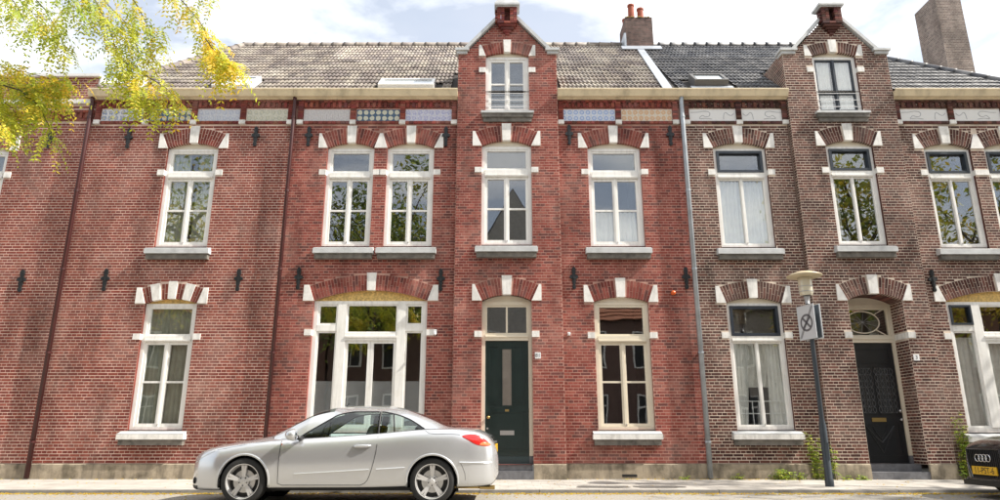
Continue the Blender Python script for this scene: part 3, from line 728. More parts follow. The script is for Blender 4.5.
# ------------------------------------------------------------------ ground
KERB_Y = -2.35
mb = MB(); mb.face([(-900, -900, -.012), (900, -900, -.012), (900, 900, -.012), (-900, 900, -.012)]); tag(mb.build('ground', M['ground']), kind='structure')
mb = MB(); mb.face([(-80, -9.2, 0), (80, -9.2, 0), (80, KERB_Y, 0), (-80, KERB_Y, 0)]); road = tag(mb.build('road', M['road']), kind='structure')
def pav_z(y): return .05 + (y - KERB_Y) * .012
mb = MB(); mb.hexa([(-80, KERB_Y + .14, -.01), (80, KERB_Y + .14, -.01), (80, .02, -.01), (-80, .02, -.01), (-80, KERB_Y + .14, pav_z(KERB_Y) - .006), (80, KERB_Y + .14, pav_z(KERB_Y) - .006), (80, .02, pav_z(0) - .006), (-80, .02, pav_z(0) - .006)])
pave = tag(mb.build('pavement', M['kerb']), kind='structure')
P_, C_ = [], []
for i in range(-56, 57):
    for j in range(7):
        x0 = i * .301 + (.15 if j % 2 else 0); y0 = KERB_Y + .146 + j * .3145; x1, y1 = x0 + .297, y0 + .3105
        j_ = random.uniform(.95, 1.05); dz = random.uniform(-.0004, .0004); z0, z1 = pav_z(y0) + dz, pav_z(y1) + dz
        P_.append([(x0, y0, z0 - .02), (x1, y0, z0 - .02), (x1, y1, z1 - .02), (x0, y1, z1 - .02), (x0, y0, z0), (x1, y0, z0), (x1, y1, z1), (x0, y1, z1)]); C_.append((.40 * j_, .37 * j_, .33 * j_))
boxes_mesh('paving_slabs', np.array(P_), np.array(C_), M['paving'], pave, 'stuff')
mb = MB(); mb.hexa([(-.495, 0, -.06), (.495, 0, -.06), (.495, .14, -.06), (-.495, .14, -.06), (-.495, .012, .05), (.495, .012, .05), (.495, .14, .052), (-.495, .14, .052)])
me = bpy.data.meshes.new('kerb_stone'); me.from_pydata(mb.v, [], mb.f); me.materials.append(M['kerb'])
for i in range(-16, 17):
    o = bpy.data.objects.new('kerb_stone', me); COL.objects.link(o); o.parent = pave; o.location = (i * 1.0 + .16, KERB_Y + random.uniform(-.003, .003), random.uniform(-.003, .003))
for a, b in ((1.35, 2.28), (2.36, 3.25)):                     # two flat dark blotchy patches on the slabs
    mb = MB(); n = 22; rr = [random.uniform(.8, 1.08) for _ in range(n)]
    mb.face([((a + b) / 2 + (b - a) / 2 * rr[k] * math.copysign(abs(math.cos(k / n * 6.283)) ** .4, math.cos(k / n * 6.283)), -1.72 + .22 * rr[k] * math.copysign(abs(math.sin(k / n * 6.283)) ** .5, math.sin(k / n * 6.283)), pav_z(-1.72) + .0045) for k in range(n)])
    mb.build('pavement_patch', M['patch'], pave)
mb = MB(); mb.hexa([(-80, -13.6 - 6, -.01), (80, -13.6 - 6, -.01), (80, -9.2, -.01), (-80, -9.2, -.01), (-80, -19.6, .008), (80, -19.6, .008), (80, -9.2, .008), (-80, -9.2, .008)])
tag(mb.build('far_pavement', M['kerb']), kind='structure')

# ------------------------------------------------------------------ houses
G_H = 'terraced brick houses along the street'
def car_hides(p): return -4.5 < p.x < .05 and p.z < 1.25

# --- house 0: parapet house
h0 = thing('brick_house', (-12.6, 0, 0), 'red brick house with a white-capped parapet beyond the dark red downpipe', 'house', G_H)
W0 = Wall(h0, 'red1')
op0 = Opening(-11.80, 1.16, 4.92, 7.2, zb=6.60); op0b = Opening(-13.8, 1.16, 4.92, 7.2, zb=6.60)
ops = [op0, op0b]
bb = [o.block() for o in ops] + [o.hole() for o in ops] + [b for o in ops for b in o.bandblocks()]
mbk = [o.hole() for o in ops] + [o.hole2() for o in ops]
W0.lay((0, 0, 0), (1, 0, 0), (0, -1, 0), -16.2, -9.455, .378, 9.065, bb + [[(-16.3, 8.36), (-9.4, 8.36), (-9.4, 8.47), (-16.3, 8.47)], [(-16.3, 7.93), (-9.4, 7.93), (-9.4, 8.2), (-16.3, 8.2)]], mbk, full_ok=True)
for o in ops: o.reveal(W0)
w0 = W0.finish()
for o in ops: o.dress(w0, 'red1')
mb = MB(); x = -16.2
while x < -9.46:
    for z0, z1, yy in ((7.94, 7.995, -.03), (8.0, 8.13, -.045 if round(x / .066) % 2 else -.02), (8.135, 8.195, -.05)):
        col = tuple(k * random.uniform(.75, 1.1) for k in random.choice(PAL['red1']['b'])); mb.box(x + .003, x + .063, yy, .02, z0, z1, col=col)
    x += .066
mb.build('corbel_course', M['brick'], w0, color=True, kind='stuff')
mb = MB(); mb.box(-16.2, -9.50, -.06, .03, 8.365, 8.465); mb.build('string_band', M['stone'], h0)
mb = MB(); mb.box(-16.2, -9.40, -.07, .32, 9.066, 9.13); mb.box(-9.46, -9.40, .321, 3.0, 9.066, 9.13); mb.box(-9.452, -9.41, .02, 3.0, 8.66, 9.064); mb.build('coping', M['verge'], h0)
mb = MB(); mb.face([(-16.2, .3, 9.0), (-9.46, .3, 9.0), (-9.46, 8, 9.0), (-16.2, 8, 9.0)]); mb.face([(-16.2, 0.001, .1), (-16.2, 8, .1), (-16.2, 8, 9.0), (-16.2, 0.001, 9.0)]); mb.build('flat_roof', M['roof_under'], h0)
for o in ops:
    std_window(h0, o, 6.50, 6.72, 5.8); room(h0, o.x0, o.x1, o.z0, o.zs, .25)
for x, z in ((-10.32, 7.49), (-10.35, 4.15)): anchor(x, z, w0)
plinth(h0, [(-16.2, -9.46, 0)])
downpipe(h0, -9.46, .1, 8.5, M['pipe_red'], .048)

# --- house 1: one window wide
h1 = thing('brick_house', (-7.1, 0, 0), 'red brick house one window wide between two dark red downpipes', 'house', G_H)
W1 = Wall(h1, 'red1')
o1u = Opening(-7.02, 1.16, 4.92, 7.26, zb=6.66); o1l = Opening(-7.06, 1.12, 1.03, 3.66, zb=2.94, stones=5, rise=.10, thick=.33, key=.18)
ops = [o1u, o1l]
bb = [o.block() for o in ops] + [o.hole() for o in ops] + [b for o in ops for b in o.bandblocks()] + [[(-9.45, 7.86), (-4.75, 7.86), (-4.75, 8.24), (-9.45, 8.24)]]
mbk = [o.hole() for o in ops] + [o.hole2() for o in ops]
W1.lay((0, 0, 0), (1, 0, 0), (0, -1, 0), -9.455, -4.765, .378, 8.5, bb, mbk, full_ok=True)
for o in ops: o.reveal(W1)
w1 = W1.finish(hidden=car_hides)
for o in ops: o.dress(w1, 'red1')
frieze(h1, w1, -9.43, -4.79, [(-9.24, -8.26, TM[0]), (-8.12, -7.15, TM[1]), (-7.01, -6.03, TM[2]), (-5.87, -4.91, TM[3])], 'red1')
cornice(h1, -9.52, -4.77)
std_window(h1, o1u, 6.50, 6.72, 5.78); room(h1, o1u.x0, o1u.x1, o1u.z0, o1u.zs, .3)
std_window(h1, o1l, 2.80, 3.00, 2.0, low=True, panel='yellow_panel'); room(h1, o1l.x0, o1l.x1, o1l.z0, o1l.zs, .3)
curtain('net_curtain', -7.55, -7.12, 4.95, 7.2, .19, M['curtain_dim'], 'pleated net curtain on the parapet house side of the upper window over the five-stone arch', 6)
curtain('net_curtain', -6.92, -6.5, 4.95, 7.2, .19, M['curtain_dim'], 'pleated net curtain on the green-door house side of the upper window over the five-stone arch', 6)
curtain('net_curtain', -7.6, -6.55, 1.1, 3.62, .2, M['curtain_dim'], 'grey pleated net curtain filling the ground floor window under the five-stone arch', 10)
for x, z in ((-8.52, 7.49), (-5.61, 7.54), (-8.54, 4.17), (-5.66, 4.17)): anchor(x, z, w1)
plinth(h1, [(-9.46, -4.76, 0)])
downpipe(h1, -4.76, .1, 8.5, M['pipe_red'], .042)
BR = [(.19, .155, .135), (.16, .13, .115), (.23, .19, .16), (.14, .115, .105), (.26, .22, .18), (.20, .165, .15)]
GR = [(.085, .085, .09), (.07, .07, .077), (.11, .108, .11), (.058, .058, .066), (.135, .13, .13)]
sk1 = [(-9.25, -8.55, .15, .75), (-6.75, -5.85, .1, .95)]
roof(h1, -9.5, -4.77, -7.85, -4.77, M['tile_brown'], BR, [tiles_hole(*s) for s in sk1], hip=[(-9.45, -7.85)], off=-4.77)
skylight(h1, *sk1[0], M['verge'], lift=.16); skylight(h1, *sk1[1], M['verge'], lift=.14)

def gable_bay(Wl, h, cx, bx0, bx1, pal, brick_blocks, mortar_blocks, ops):
    """projecting bay that rises through the eaves as a gabled dormer"""
    y = -.12
    ZS = 9.69; half = min(cx - bx0, bx1 - cx)
    def clip(z):
        if z < ZS: return (bx0, bx1)
        w = .93 - (z - ZS) * .905
        return (cx - w, cx + w) if w > .05 else None
    Wl.lay((0, y, 0), (1, 0, 0), (0, -1, 0), bx0, bx1, .378, 10.56, brick_blocks, mortar_blocks, clip=clip, full_ok=True)
    yr = lambda z: EAVE[0] + (z - EAVE[1]) * (RIDGE[0] - EAVE[0]) / (RIDGE[1] - EAVE[1])
    for x, n in ((bx0, -1), (bx1, 1)):
        Wl.lay((x, 0, 0), (0, -n, 0), (n, 0, 0), (-.0 if n > 0 else y), (-y if n > 0 else .0), .378, 8.66)
        cl = (lambda z: (-yr(z), -y)) if n > 0 else (lambda z: (y, yr(z)))
        Wl.lay((x, 0, 0), (0, -n, 0) if n > 0 else (0, 1, 0), (n, 0, 0), -2, 2, 8.66, 9.70, clip=cl)
def gable_trim(h, wall, cx, bx0, bx1, pal):
    y = -.12; yr = lambda z: EAVE[0] + (z - EAVE[1]) * (RIDGE[0] - EAVE[0]) / (RIDGE[1] - EAVE[1])
    for sg in (-1, 1):
        xs = bx0 if sg < 0 else bx1
        mb = MB(); a, b = sorted((xs + sg * .07, cx + sg * .90)); mb.box(a, b, y - .09, .12, 9.675, 9.735)
        mb.box(*sorted((xs + sg * .035, cx + sg * .94)), y - .05, .1, 9.60, 9.674)
        mb.build('gable_shoulder', M['sill_top'], h)
        mb = MB(); p0 = (cx + sg * .97, 9.69); p1 = (cx + sg * .17, 10.575); dx, dz = p1[0] - p0[0], p1[1] - p0[1]; L_ = math.hypot(dx, dz); nx, nz = (-dz / L_, dx / L_)
        if nz < 0: nx, nz = -nx, -nz
        t = .075; pl = [p0, p1, (p1[0] + nx * t, p1[1] + nz * t), (p0[0] + nx * t, p0[1] + nz * t)]
        if sg > 0: pl = pl[::-1]
        mb.prism(pl, y - .075, .14); mb.build('gable_coping', M['sill_top'], h)
    mb = MB(); e, r = 9.70, 10.52
    for sg in (-1, 1):
        xs = bx0 if sg < 0 else bx1
        mb.face([(xs, .0, e), (cx, .0, r), (cx, yr(r), r), (xs, yr(e), e)])
    mb.build('dormer_roof', M['roof_under'], h)
    # finial: hollow brick box on corbels under a stone cap
    hw = .235; f = MB(); pb = PAL[pal]['b']
    def B(a, b, y0, y1, z0, z1):
        col = tuple(k * random.uniform(.8, 1.1) for k in random.choice(pb)); f.box(cx + a, cx + b, y0, y1, z0, z1, col=col)
    z = 10.36
    while z < 10.79:
        hole = 10.38 < z < 10.72
        for a, b in (((-hw, -.15), (-.148, -.065), (.065, .148), (.15, hw)) if hole else ((-hw, -.08), (-.078, .078), (.08, hw))): B(a + .002, b - .002, y - .15, -.02, z + .003, z + .053)
        z += .057
    f.box(cx - .07, cx + .07, y - .03, y - .004, 10.38, 10.76, col=tuple(k * .5 for k in pb[3]))  # slot back: brick colour darkened to stand in for the shade inside
    for k, (w, pr) in enumerate(((.205, .12), (.15, .085), (.095, .055), (.05, .03))): B(-w, w, y - pr, y + .05, 10.30 - k * .06, 10.354 - k * .06)
    for k in range(4): B(-hw - .05, -hw, y - .12 - .0 * k, y - .04, 10.42 + k * .09, 10.46 + k * .09)
    f.build('gable_finial', M['brick'], h, color=True)
    c = MB(); zt = 10.81; a, b, y0, y1 = cx - .30, cx + .30, y - .20, .08; my = (y0 + y1) / 2
    c.box(a + .03, b - .03, y0 + .03, y1 - .03, zt - .02, zt + .012); c.box(a, b, y0, y1, zt + .013, zt + .06)
    c.hexa([(a, y0, zt + .061), (b, y0, zt + .061), (b, y1, zt + .061), (a, y1, zt + .061), (cx - .05, y0 + .10, zt + .40), (cx + .05, y0 + .10, zt + .40), (cx + .05, y0 + .16, zt + .40), (cx - .05, y0 + .16, zt + .40)])
    c.build('finial_cap', M['sill_top'], h)

# --- house 2: dark green door
h2 = thing('brick_house', (-.27, 0, 0), 'red brick house with dark green front door and gabled bay', 'house', G_H)
W2 = Wall(h2, 'red2')
BX0, BX1, BC = -.98, 1.33, .17
A = Opening(-3.405, 1.07, 4.93, 7.27, zb=6.67); B = Opening(-2.04, 1.07, 4.93, 7.27, zb=6.67)
mid = (A.x1 + B.x0) / 2; A.join_r = mid; B.join_l = None
WD = Opening(-2.78, 2.44, .98, 3.72, zb=3.03, rise=.23, thick=.33, key=.2, impost=.23)
RU = Opening(2.60, 1.20, 4.93, 7.27, zb=6.68); RL = Opening(2.60, 1.17, 1.03, 3.69, zb=2.97, rise=.11)
BU = Opening(.148, 1.12, 4.93, 7.27, zb=6.68, yf=-.12); DR = Opening(.145, 1.06, .36, 3.70, zb=2.98, yf=-.12, depth=.3); DO = Opening(.17, 1.01, 8.10, 9.56, zb=9.19, yf=-.12, rise=.10, thick=.27, key=.17, impost=.16)
def blocks(ops): return [o.block() for o in ops] + [o.hole() for o in ops] + [b for o in ops for b in o.bandblocks()], [o.hole() for o in ops] + [o.hole2() for o in ops]
bb, mk = blocks([A, B, WD]); bb.append([(mid - .15, 7.25), (mid + .15, 7.25), (mid + .05, 7.7), (mid - .05, 7.7)])
W2.lay((0, 0, 0), (1, 0, 0), (0, -1, 0), -4.755, BX0, .378, 8.5, bb + [[(-4.8, 7.86), (BX0, 7.86), (BX0, 8.24), (-4.8, 8.24)]], mk, full_ok=True)
bb, mk = blocks([RU, RL])
W2.lay((0, 0, 0), (1, 0, 0), (0, -1, 0), BX1, 4.21, .378, 8.5, bb + [[(BX1, 7.86), (4.3, 7.86), (4.3, 8.24), (BX1, 8.24)]], mk, full_ok=True)
bb, mk = blocks([BU, DR, DO])
gable_bay(W2, h2, BC, BX0, BX1, 'red2', bb, mk, None)
for o in (A, B, WD, RU, RL, BU, DR, DO): o.reveal(W2)
w2 = W2.finish(hidden=car_hides)
for o in (A, B, WD, RU, RL, BU, DR, DO): o.dress(w2, 'red2')
gable_trim(h2, w2, BC, BX0, BX1, 'red2')
frieze(h2, w2, -4.73, BX0 - .02, [(-4.55, -3.48, TM[4]), (-3.32, -2.32, TM[1]), (-2.19, -1.11, TM[7])], 'red2')
frieze(h2, w2, BX1 + .02, 4.16, [(1.41, 2.67, TM[5]), (2.81, 3.99, TM[6])], 'red2')
cornice(h2, -4.765, BX0 - .002); cornice(h2, BX1 + .002, 4.215)
for o in (A, B): std_window(h2, o, 6.50, 6.72, 5.78); room(h2, o.x0 + .1, o.x1 - .1, o.z0, o.zs, .3)
std_window(h2, RU, 6.50, 6.74, 5.78); room(h2, RU.x0, RU.x1, RU.z0, RU.zs, .3)
std_window(h2, RL, 2.79, 3.0, 2.0, low=True, fm='frame_cream'); room(h2, RL.x0, RL.x1, RL.z0, RL.zs, .3)
std_window(h2, BU, 6.50, 6.74, 5.78); room(h2, BU.x0, BU.x1, BU.z0, BU.zs, .2)
dw = std_window(h2, DO, None, None, 8.86, dosill=False); room(h2, DO.x0, DO.x1, DO.z0, DO.zs, .2, 1.2)
def dormer_sill(w, op):
    mb = MB(); mb.box(op.x0 - .1, op.x1 + .1, op.yf - .11, op.yf + .06, op.z0 - .055, op.z0 - .002); mb.build('sill', M['sill_top'], w)
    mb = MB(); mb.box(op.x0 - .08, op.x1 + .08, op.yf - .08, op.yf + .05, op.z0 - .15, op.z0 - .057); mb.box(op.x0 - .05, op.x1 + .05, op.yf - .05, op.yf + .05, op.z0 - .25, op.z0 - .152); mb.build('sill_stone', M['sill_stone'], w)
    for k in range(3):
        z = op.z0 + .16 + k * .17; mb = MB(); mb.tube([(op.x0 + .02, op.yf + .03, z), (op.x1 - .02, op.yf + .03, z)], .008, 6); mb.build('safety_rail', M['white'], w)
dormer_sill(dw, DO)
curtain('half_curtain', 2.12, 2.58, 5.0, 5.77, .2, M['curtain'], 'white half curtain over the lower panes of the window with blue and orange tiles above', 4)
curtain('half_curtain', 2.62, 3.08, 5.0, 5.77, .2, M['curtain'], 'white half curtain covering the pane beside the zinc downpipe', 4)
for a, b in ((2.1, 2.58), (2.62, 3.1)):
    pass

def wide_window(h, op, mirror=False, navy=False, fm='frame'):
    yf = op.yf + .065; c = op.cx; sg = -1 if mirror else 1
    X = lambda v: c + sg * v
    def bx(mb, a, b, y0, y1, z0, z1): a, b = sorted((X(a), X(b))); mb.box(a, b, y0, y1, z0, z1)
    fr = MB(); hw = op.w / 2
    bx(fr, -hw, -hw + .09, yf, yf + .1, op.z0, op.zs); bx(fr, hw - .09, hw, yf, yf + .1, op.z0, op.zs)
    bx(fr, -hw + .09, hw - .09, yf + .002, yf + .1, op.zs - .07, op.zs); bx(fr, -hw + .09, hw - .09, yf + .002, yf + .1, op.z0, op.z0 + .1)
    for a, b in ((-.70, -.51), (.58, .76)):
        bx(fr, a, b, yf - .012, yf + .1, op.z0 + .1, op.zs - .07)
    bx(fr, -hw + .09, -.70, yf - .004, yf + .1, 3.07, 3.2); bx(fr, .76, hw - .09, yf - .004, yf + .1, 3.07, 3.2); bx(fr, -.51, .58, yf - .006, yf + .1, 2.87, 3.03); bx(fr, -.51, .58, yf - .03, yf + .1, 2.93, 2.965)
    w = fr.build('window', M[fm], h)
    ar = arc_pts(op.cx, op.w, op.zs, op.rise, 20)
    mb = MB(); mb.prism([(op.x0, op.zs + .002), (op.x1, op.zs + .002)] + [(a, b - .002) for a, b in reversed(ar)], yf + .012, yf + .09); mb.build('arch_panel', M['yellow_panel'], w)
    def light(a, b, z0, z1, t, m, nm='casement', split=None):
        mb = MB(); p, q = sorted((X(a), X(b))); bars(mb, p + .001, q - .001, z0 + .001, z1 - .001, t, yf + (.018 if m is not M['navy'] else -.03), yf + .075)
        mb.build(nm, m, w); pane(p + t - .005, q - t + .005, z0 + t - .005, z1 - t + .005, yf + .045, w)
    light(-hw + .09, -.70, 3.2, op.zs - .07, .04, M['navy'] if navy else M[fm], 'top_light'); light(.76, hw - .09, 3.2, op.zs - .07, .04, M['navy'] if navy else M[fm], 'top_light')
    light(-.51, .58, 3.03, op.zs - .07, .03, M[fm], 'top_light')
    light(-hw + .09, -.70, op.z0 + .1, 3.07, .035, M[fm]); light(.76, hw - .09, op.z0 + .1, 3.07, .035, M[fm])
    light(-.51, .034, op.z0 + .1, 2.87, .06, M[fm]); light(.036, .58, op.z0 + .1, 2.87, .06, M[fm])
    sill(w, op, True)
    return w
ww = wide_window(h2, WD); room(h2, WD.x0, WD.x1, WD.z0, WD.zs, .3, 4)
for a, b in ((-1.1, -.72), (-.44, -.03), (.1, .51), (.8, 1.09)):
    mb = MB(); mb.box(WD.cx + a, WD.cx + b, .125, .128, 1.1, 2.02); mb.build('frosted_film', M['blind'], ww)

def front_door(h, op, yb, m, kind):
    """frame, transom window, leaf with panels, letter slot, knob"""
    x0, x1 = op.x0, op.x1; t = .075
    fr = MB(); z0 = op.z0
    fr.box(x0, x0 + t, yb, yb + .1, z0 + .16, op.zs); fr.box(x1 - t, x1, yb, yb + .1, z0 + .16, op.zs); fr.box(x0 + t, x1 - t, yb + .002, yb + .1, op.zs - .08, op.zs)
    fr.box(x0 + t, x1 - t, yb - .015, yb + .1, 2.86, 2.99); fr.box(x0 + t, x1 - t, yb - .035, yb + .1, 2.93, 2.955)
    d = fr.build('door_frame', M['frame_cream'], h)
    for a, b in ((x0, x0 + t), (x1 - t, x1)):
        mb = MB(); mb.box(a - .002 if a > x0 else a, b, yb - .004, yb + .1, z0, z0 + .158); mb.build('frame_foot', M['step'], d)
    ar = arc_pts(op.cx, op.w, op.zs, op.rise, 14)
    mb = MB(); mb.prism([(x0, op.zs + .002), (x1, op.zs + .002)] + [(a, b - .002) for a, b in reversed(ar)], yb + .012, yb + .09); mb.build('arch_panel', M['frame_cream'], d)
    a, b = x0 + t + .002, x1 - t - .002; lz0, lz1 = z0 + .01, 2.857; yl = yb + .035
    leaf = MB(); leaf.box(a, b, yl, yl + .05, lz0, lz1)
    lf = leaf.build('door', m, h)
    tw = MB(); bars(tw, x0 + t + .001, x1 - t - .001, 2.992, op.zs - .082, .035, yb + .02, yb + .075)
    if kind == 'green': tw.box(op.cx - .02, op.cx + .02, yb + .018, yb + .07, 3.03, op.zs - .12)
    tl = tw.build('top_light', M['frame_cream'], d)
    if kind == 'green':
        pane(x0 + t + .03, op.cx, 3.02, op.zs - .11, yb + .05, d); pane(op.cx + .007, x1 - t - .03, 3.02, op.zs - .11, yb + .05, d)
        def moulding(xa, xb, za, zb):
            mb = MB(); bars(mb, xa, xb, za, zb, .022, yl - .012, yl); mb.box(xa + .05, xb - .05, yl - .008, yl, za + .05, zb - .05); mb.build('door_panel', m, lf)
        w = b - a; c = op.cx
        moulding(a + .08, c - .13, 1.55, 2.76); moulding(c + .13, b - .08, 1.55, 2.76); moulding(a + .08, b - .08, .62, 1.40)
        mb = MB(); bars(mb, c - .115, c + .115, 1.50, 2.70, .02, yl - .014, yl); mb.build('glazing_bead', m, lf)
        mb = MB(); mb.box(c - .095, c + .095, yl - .004, yl - .001, 1.52, 2.68); mb.build('pane', mat('obscure_glass', (.20, .175, .15), .2, var=.15, vscale=4, spec=.8), lf)
        mb = MB(); mb.box(c - .04, c + .04, yl - .01, yl - .0, 1.40, 1.445); mb.build('name_plate', M['brass'], lf)
        mb = MB(); mb.box(c - .145, c + .145, yl - .014, yl, .93, 1.02); mb.box(c - .115, c + .115, yl - .02, yl - .0141, .955, .985); mb.build('letter_slot', M['steel'], lf)
        mb = MB(); mb.lathe([(.012, 0), (.012, -.03), (.03, -.04), (.034, -.06), (.02, -.075), (.001, -.078)], (a + .07, yl, 1.28), 'y', 14); mb.build('knob', M['brass'], lf, smooth=True)
        mb = MB(); mb.lathe([(.022, 0), (.022, -.012), (.001, -.013)], (a + .05, yl, 1.06), 'y', 12); mb.build('lock', M['steel'], lf)
        mb = MB(); mb.box(a, b, yl - .02, yl, lz0, lz0 + .14); mb.build('kick_board', mat('blue_green_board', (.03, .055, .06), .4), lf)
    else:
        # oval fanlight
        mb = MB(); cx, cz = op.cx - .05, 3.31; n = 40
        mb.tube([(cx + .36 * math.cos(k / n * 6.2832), yb + .035, cz + .24 * math.sin(k / n * 6.2832)) for k in range(n + 1)], .014, 6)
        for ax, az in ((1, 1), (1, -1), (-1, 1), (-1, -1)): mb.tube([(cx + .27 * ax, yb + .035, cz + .165 * az), (cx + .5 * ax, yb + .035, cz + .30 * az)], .012, 6)
        mb.build('fanlight_tracery', M['frame_cream'], d)
        mb = MB()
        for k in range(10):
            an = k * .628 + .2; mb.tube([(cx, yb + .042, cz), (cx + .33 * math.cos(an), yb + .042, cz + .21 * math.sin(an))], .003, 4)
        mb.build('fanlight_spokes', M['pole_grey'], d)
        pane(x0 + t + .03, x1 - t - .03, 3.02, op.zs - .11, yb + .05, d)
        c = (a + b) / 2
        def moulding(xa, xb, za, zb, tt=.022):
            mb = MB(); bars(mb, xa, xb, za, zb, tt, yl - .014, yl); mb.build('door_panel', m, lf)
        moulding(a + .09, b - .09, 2.42, 2.74)
        for xa, xb in ((a + .09, c - .04), (c + .04, b - .09)):
            moulding(xa, xb, 1.35, 2.34); mb = MB(); mb.box(xa + .02, xb - .02, yl - .003, yl - .001, 1.37, 2.32); mb.build('pane', mat('door_pane', (.03, .033, .036), .1, spec=.8), lf)
            g = MB(); nx, nz = 3, 7
            for i in range(nx + 1):
                xx = xa + .02 + (xb - xa - .04) * i / nx
                for s in (-1, 1):
                    g.tube([(xx + s * .035 * math.sin(q * math.pi / 4), yl - .018, 1.38 + .93 * q / 28) for q in range(29)], .0055, 4)
            for k in range(nz + 1): z = 1.38 + .93 * k / nz; g.tube([(xa + .02, yl - .02, z), (xb - .02, yl - .02, z)], .004, 4)
            g.build('door_grille', mat('grille_paint', (.10, .105, .11), .5), lf)
        mb = MB(); mb.box(c - .15, c + .15, yl - .016, yl, 1.20, 1.28); mb.build('letter_slot', M['brass'], lf)
        mb = MB()
        for s in (-1, 1):
            mb.tube([(c + s * .3, yl - .008, 1.12), (c, yl - .008, .58)], .012, 5); mb.tube([(c + s * .3, yl - .008, 1.12), (c + s * .12, yl - .008, .9), (c, yl - .008, .78)], .01, 5); mb.tube([(c + s * .16, yl - .008, 1.12), (c + s * .1, yl - .008, .98), (c, yl - .008, .85)], .01, 5)
        mb.build('carved_drape', m, lf); moulding(a + .09, b - .09, .50, 1.16)
        for z in (1.42, 1.24):
            mb = MB(); mb.lathe([(.012, 0), (.012, -.03), (.028, -.04), (.03, -.055), (.001, -.066)], (b - .05, yl, z), 'y', 12); mb.build('knob', M['steel'], lf, smooth=True)
    return lf
front_door(h2, DR, 0.02, M['door_green'], 'green')
room(h2, DR.x0, DR.x1, 2.6, DR.zs, .28, 2.0)
mb = MB(); mb.box(DR.x0 + .001, DR.x1 - .001, -.16, .2, .08, .24); mb.build('door_step', M['step'], h2)
mb = MB(); mb.box(DR.x0 + .03, DR.x1 - .03, -.09, .2, .242, .358); mb.build('threshold', M['step'], h2)
for x, z in ((-4.39, 7.54), (-1.24, 7.54), (1.59, 7.58), (3.91, 7.56), (-4.36, 4.2), (-1.28, 4.17), (1.6, 4.21), (4.03, 4.21)): anchor(x, z, w2)
plinth(h2, [(-4.75, BX0, 0), (BX0 - .002, DR.x0 - .002, -.12), (DR.x1 + .002, BX1 + .002, -.12), (BX1 + .003, 4.20, 0)])
mb = MB(); mb.box(2.45, 2.75, -.037, -.01, .12, .17); mb.build('air_vent', M['black'], h2)
def numplate(h, x, z, y, txt, ch=.11):
    mb = MB(); mb.box(x - .06, x + .06, y - .014, y, z - .065, z + .065); p = mb.build('number_plate', M['white'], h)
    text(txt, ch, (x, y - .0155, z), p, M['sign_grey'], 'house_number')
def text(body, size, loc, parent, m, name, rot=(math.pi / 2, 0, 0), sx=1.0, depth=.0006):
    cu = bpy.data.curves.new(name, 'FONT'); cu.body = body; cu.size = size; cu.align_x = 'CENTER'; cu.align_y = 'CENTER'; cu.extrude = depth
    tmp = bpy.data.objects.new(name, cu); COL.objects.link(tmp)
    dg = bpy.context.evaluated_depsgraph_get(); me = bpy.data.meshes.new_from_object(tmp.evaluated_get(dg)); bpy.data.objects.remove(tmp)
    Mx = Matrix.Translation(Vector(loc) - wloc(parent)) @ Matrix.LocRotScale(None, __import__('mathutils').Euler(rot), (sx, 1, 1)); me.transform(Mx)
    me.materials.clear(); return link(name, me, m, parent)
numplate(h2, .79, 2.53, -.127, '81')
mb = MB(); mb.box(1.43, 1.49, -.05, -.005, 2.96, 3.03); mb.lathe([(.03, 0), (.03, -.06), (.001, -.062)], (1.46, -.05, 2.995), 'y', 12); mb.build('wall_camera', M['white'], h2)
mb = MB(); mb.lathe([(.05, .0), (.05, -.04), (.035, -.07), (.001, -.075)], (3.73, -.006, 3.88), 'y', 16); mb.build('warning_lamp', M['orange'], h2, smooth=True)
mb = MB(); mb.box(-1.40, -1.34, -.05, -.006, 3.0, 3.09); mb.tube([(-1.37, -.05, 3.02), (-1.37, -.09, 2.97)], .022, 8); mb.build('wall_camera', M['white'], h2)
downpipe(h2, 4.205, .1, 8.5, M['pipe_grey'], .052, y=-.085)
sk2 = [(-2.85, -1.55, .05, .62)]
inbay = lambda cx, b0, b1: (lambda x, y, r: b0 - .13 < x < b1 + .13 and y < -.07 + (9.7 - 8.66) / .919 + max(0, (1 - abs(x - cx) / (b1 - cx))) * .85)
roof(h2, -4.765, 4.215, -4.765, 4.10, M['tile_brown'], BR, [tiles_hole(*s) for s in sk2] + [inbay(BC, BX0, BX1)], off=-4.765)
skylight(h2, *sk2[0], M['verge'], lift=.16)
mb = MB(); O = Vector((0, EAVE[0], EAVE[1]))
mb.hexa([O + Vector((x, 0, 0)) + SD * s + SN * n for x, s, n in ((3.80, .0, .05), (4.02, .0, .05), (4.28, 5.2, .05), (4.08, 5.2, .05), (3.80, .0, .075), (4.02, .0, .075), (4.28, 5.2, .075), (4.08, 5.2, .075))])
mb.build('lead_strip', M['zinc'], h2)
ch = chimney(h2, 3.78, 4.60, 3.55, 4.45, 11.75, 13.12, 'dark', [(4.02, 3.75, .10, .55), (4.30, 3.75, .10, .42), (3.92, 4.2, .09, .35)])
mb = MB()
for k in range(46):
    x, y = random.uniform(3.8, 4.58), random.choice((3.57, 3.6, 4.4)); s = random.uniform(.02, .05); mb.hexa([(x - s, y - s, 13.11), (x + s, y - s, 13.11), (x + s, y + s, 13.11), (x - s, y + s, 13.11), (x - s * .4, y - s * .4, 13.11 + s), (x + s * .4, y - s * .4, 13.11 + s), (x + s * .4, y + s * .4, 13.11 + s), (x - s * .4, y + s * .4, 13.11 + s)])
mb.build('chimney_moss', M['moss'], ch, kind='stuff')
mb = MB()
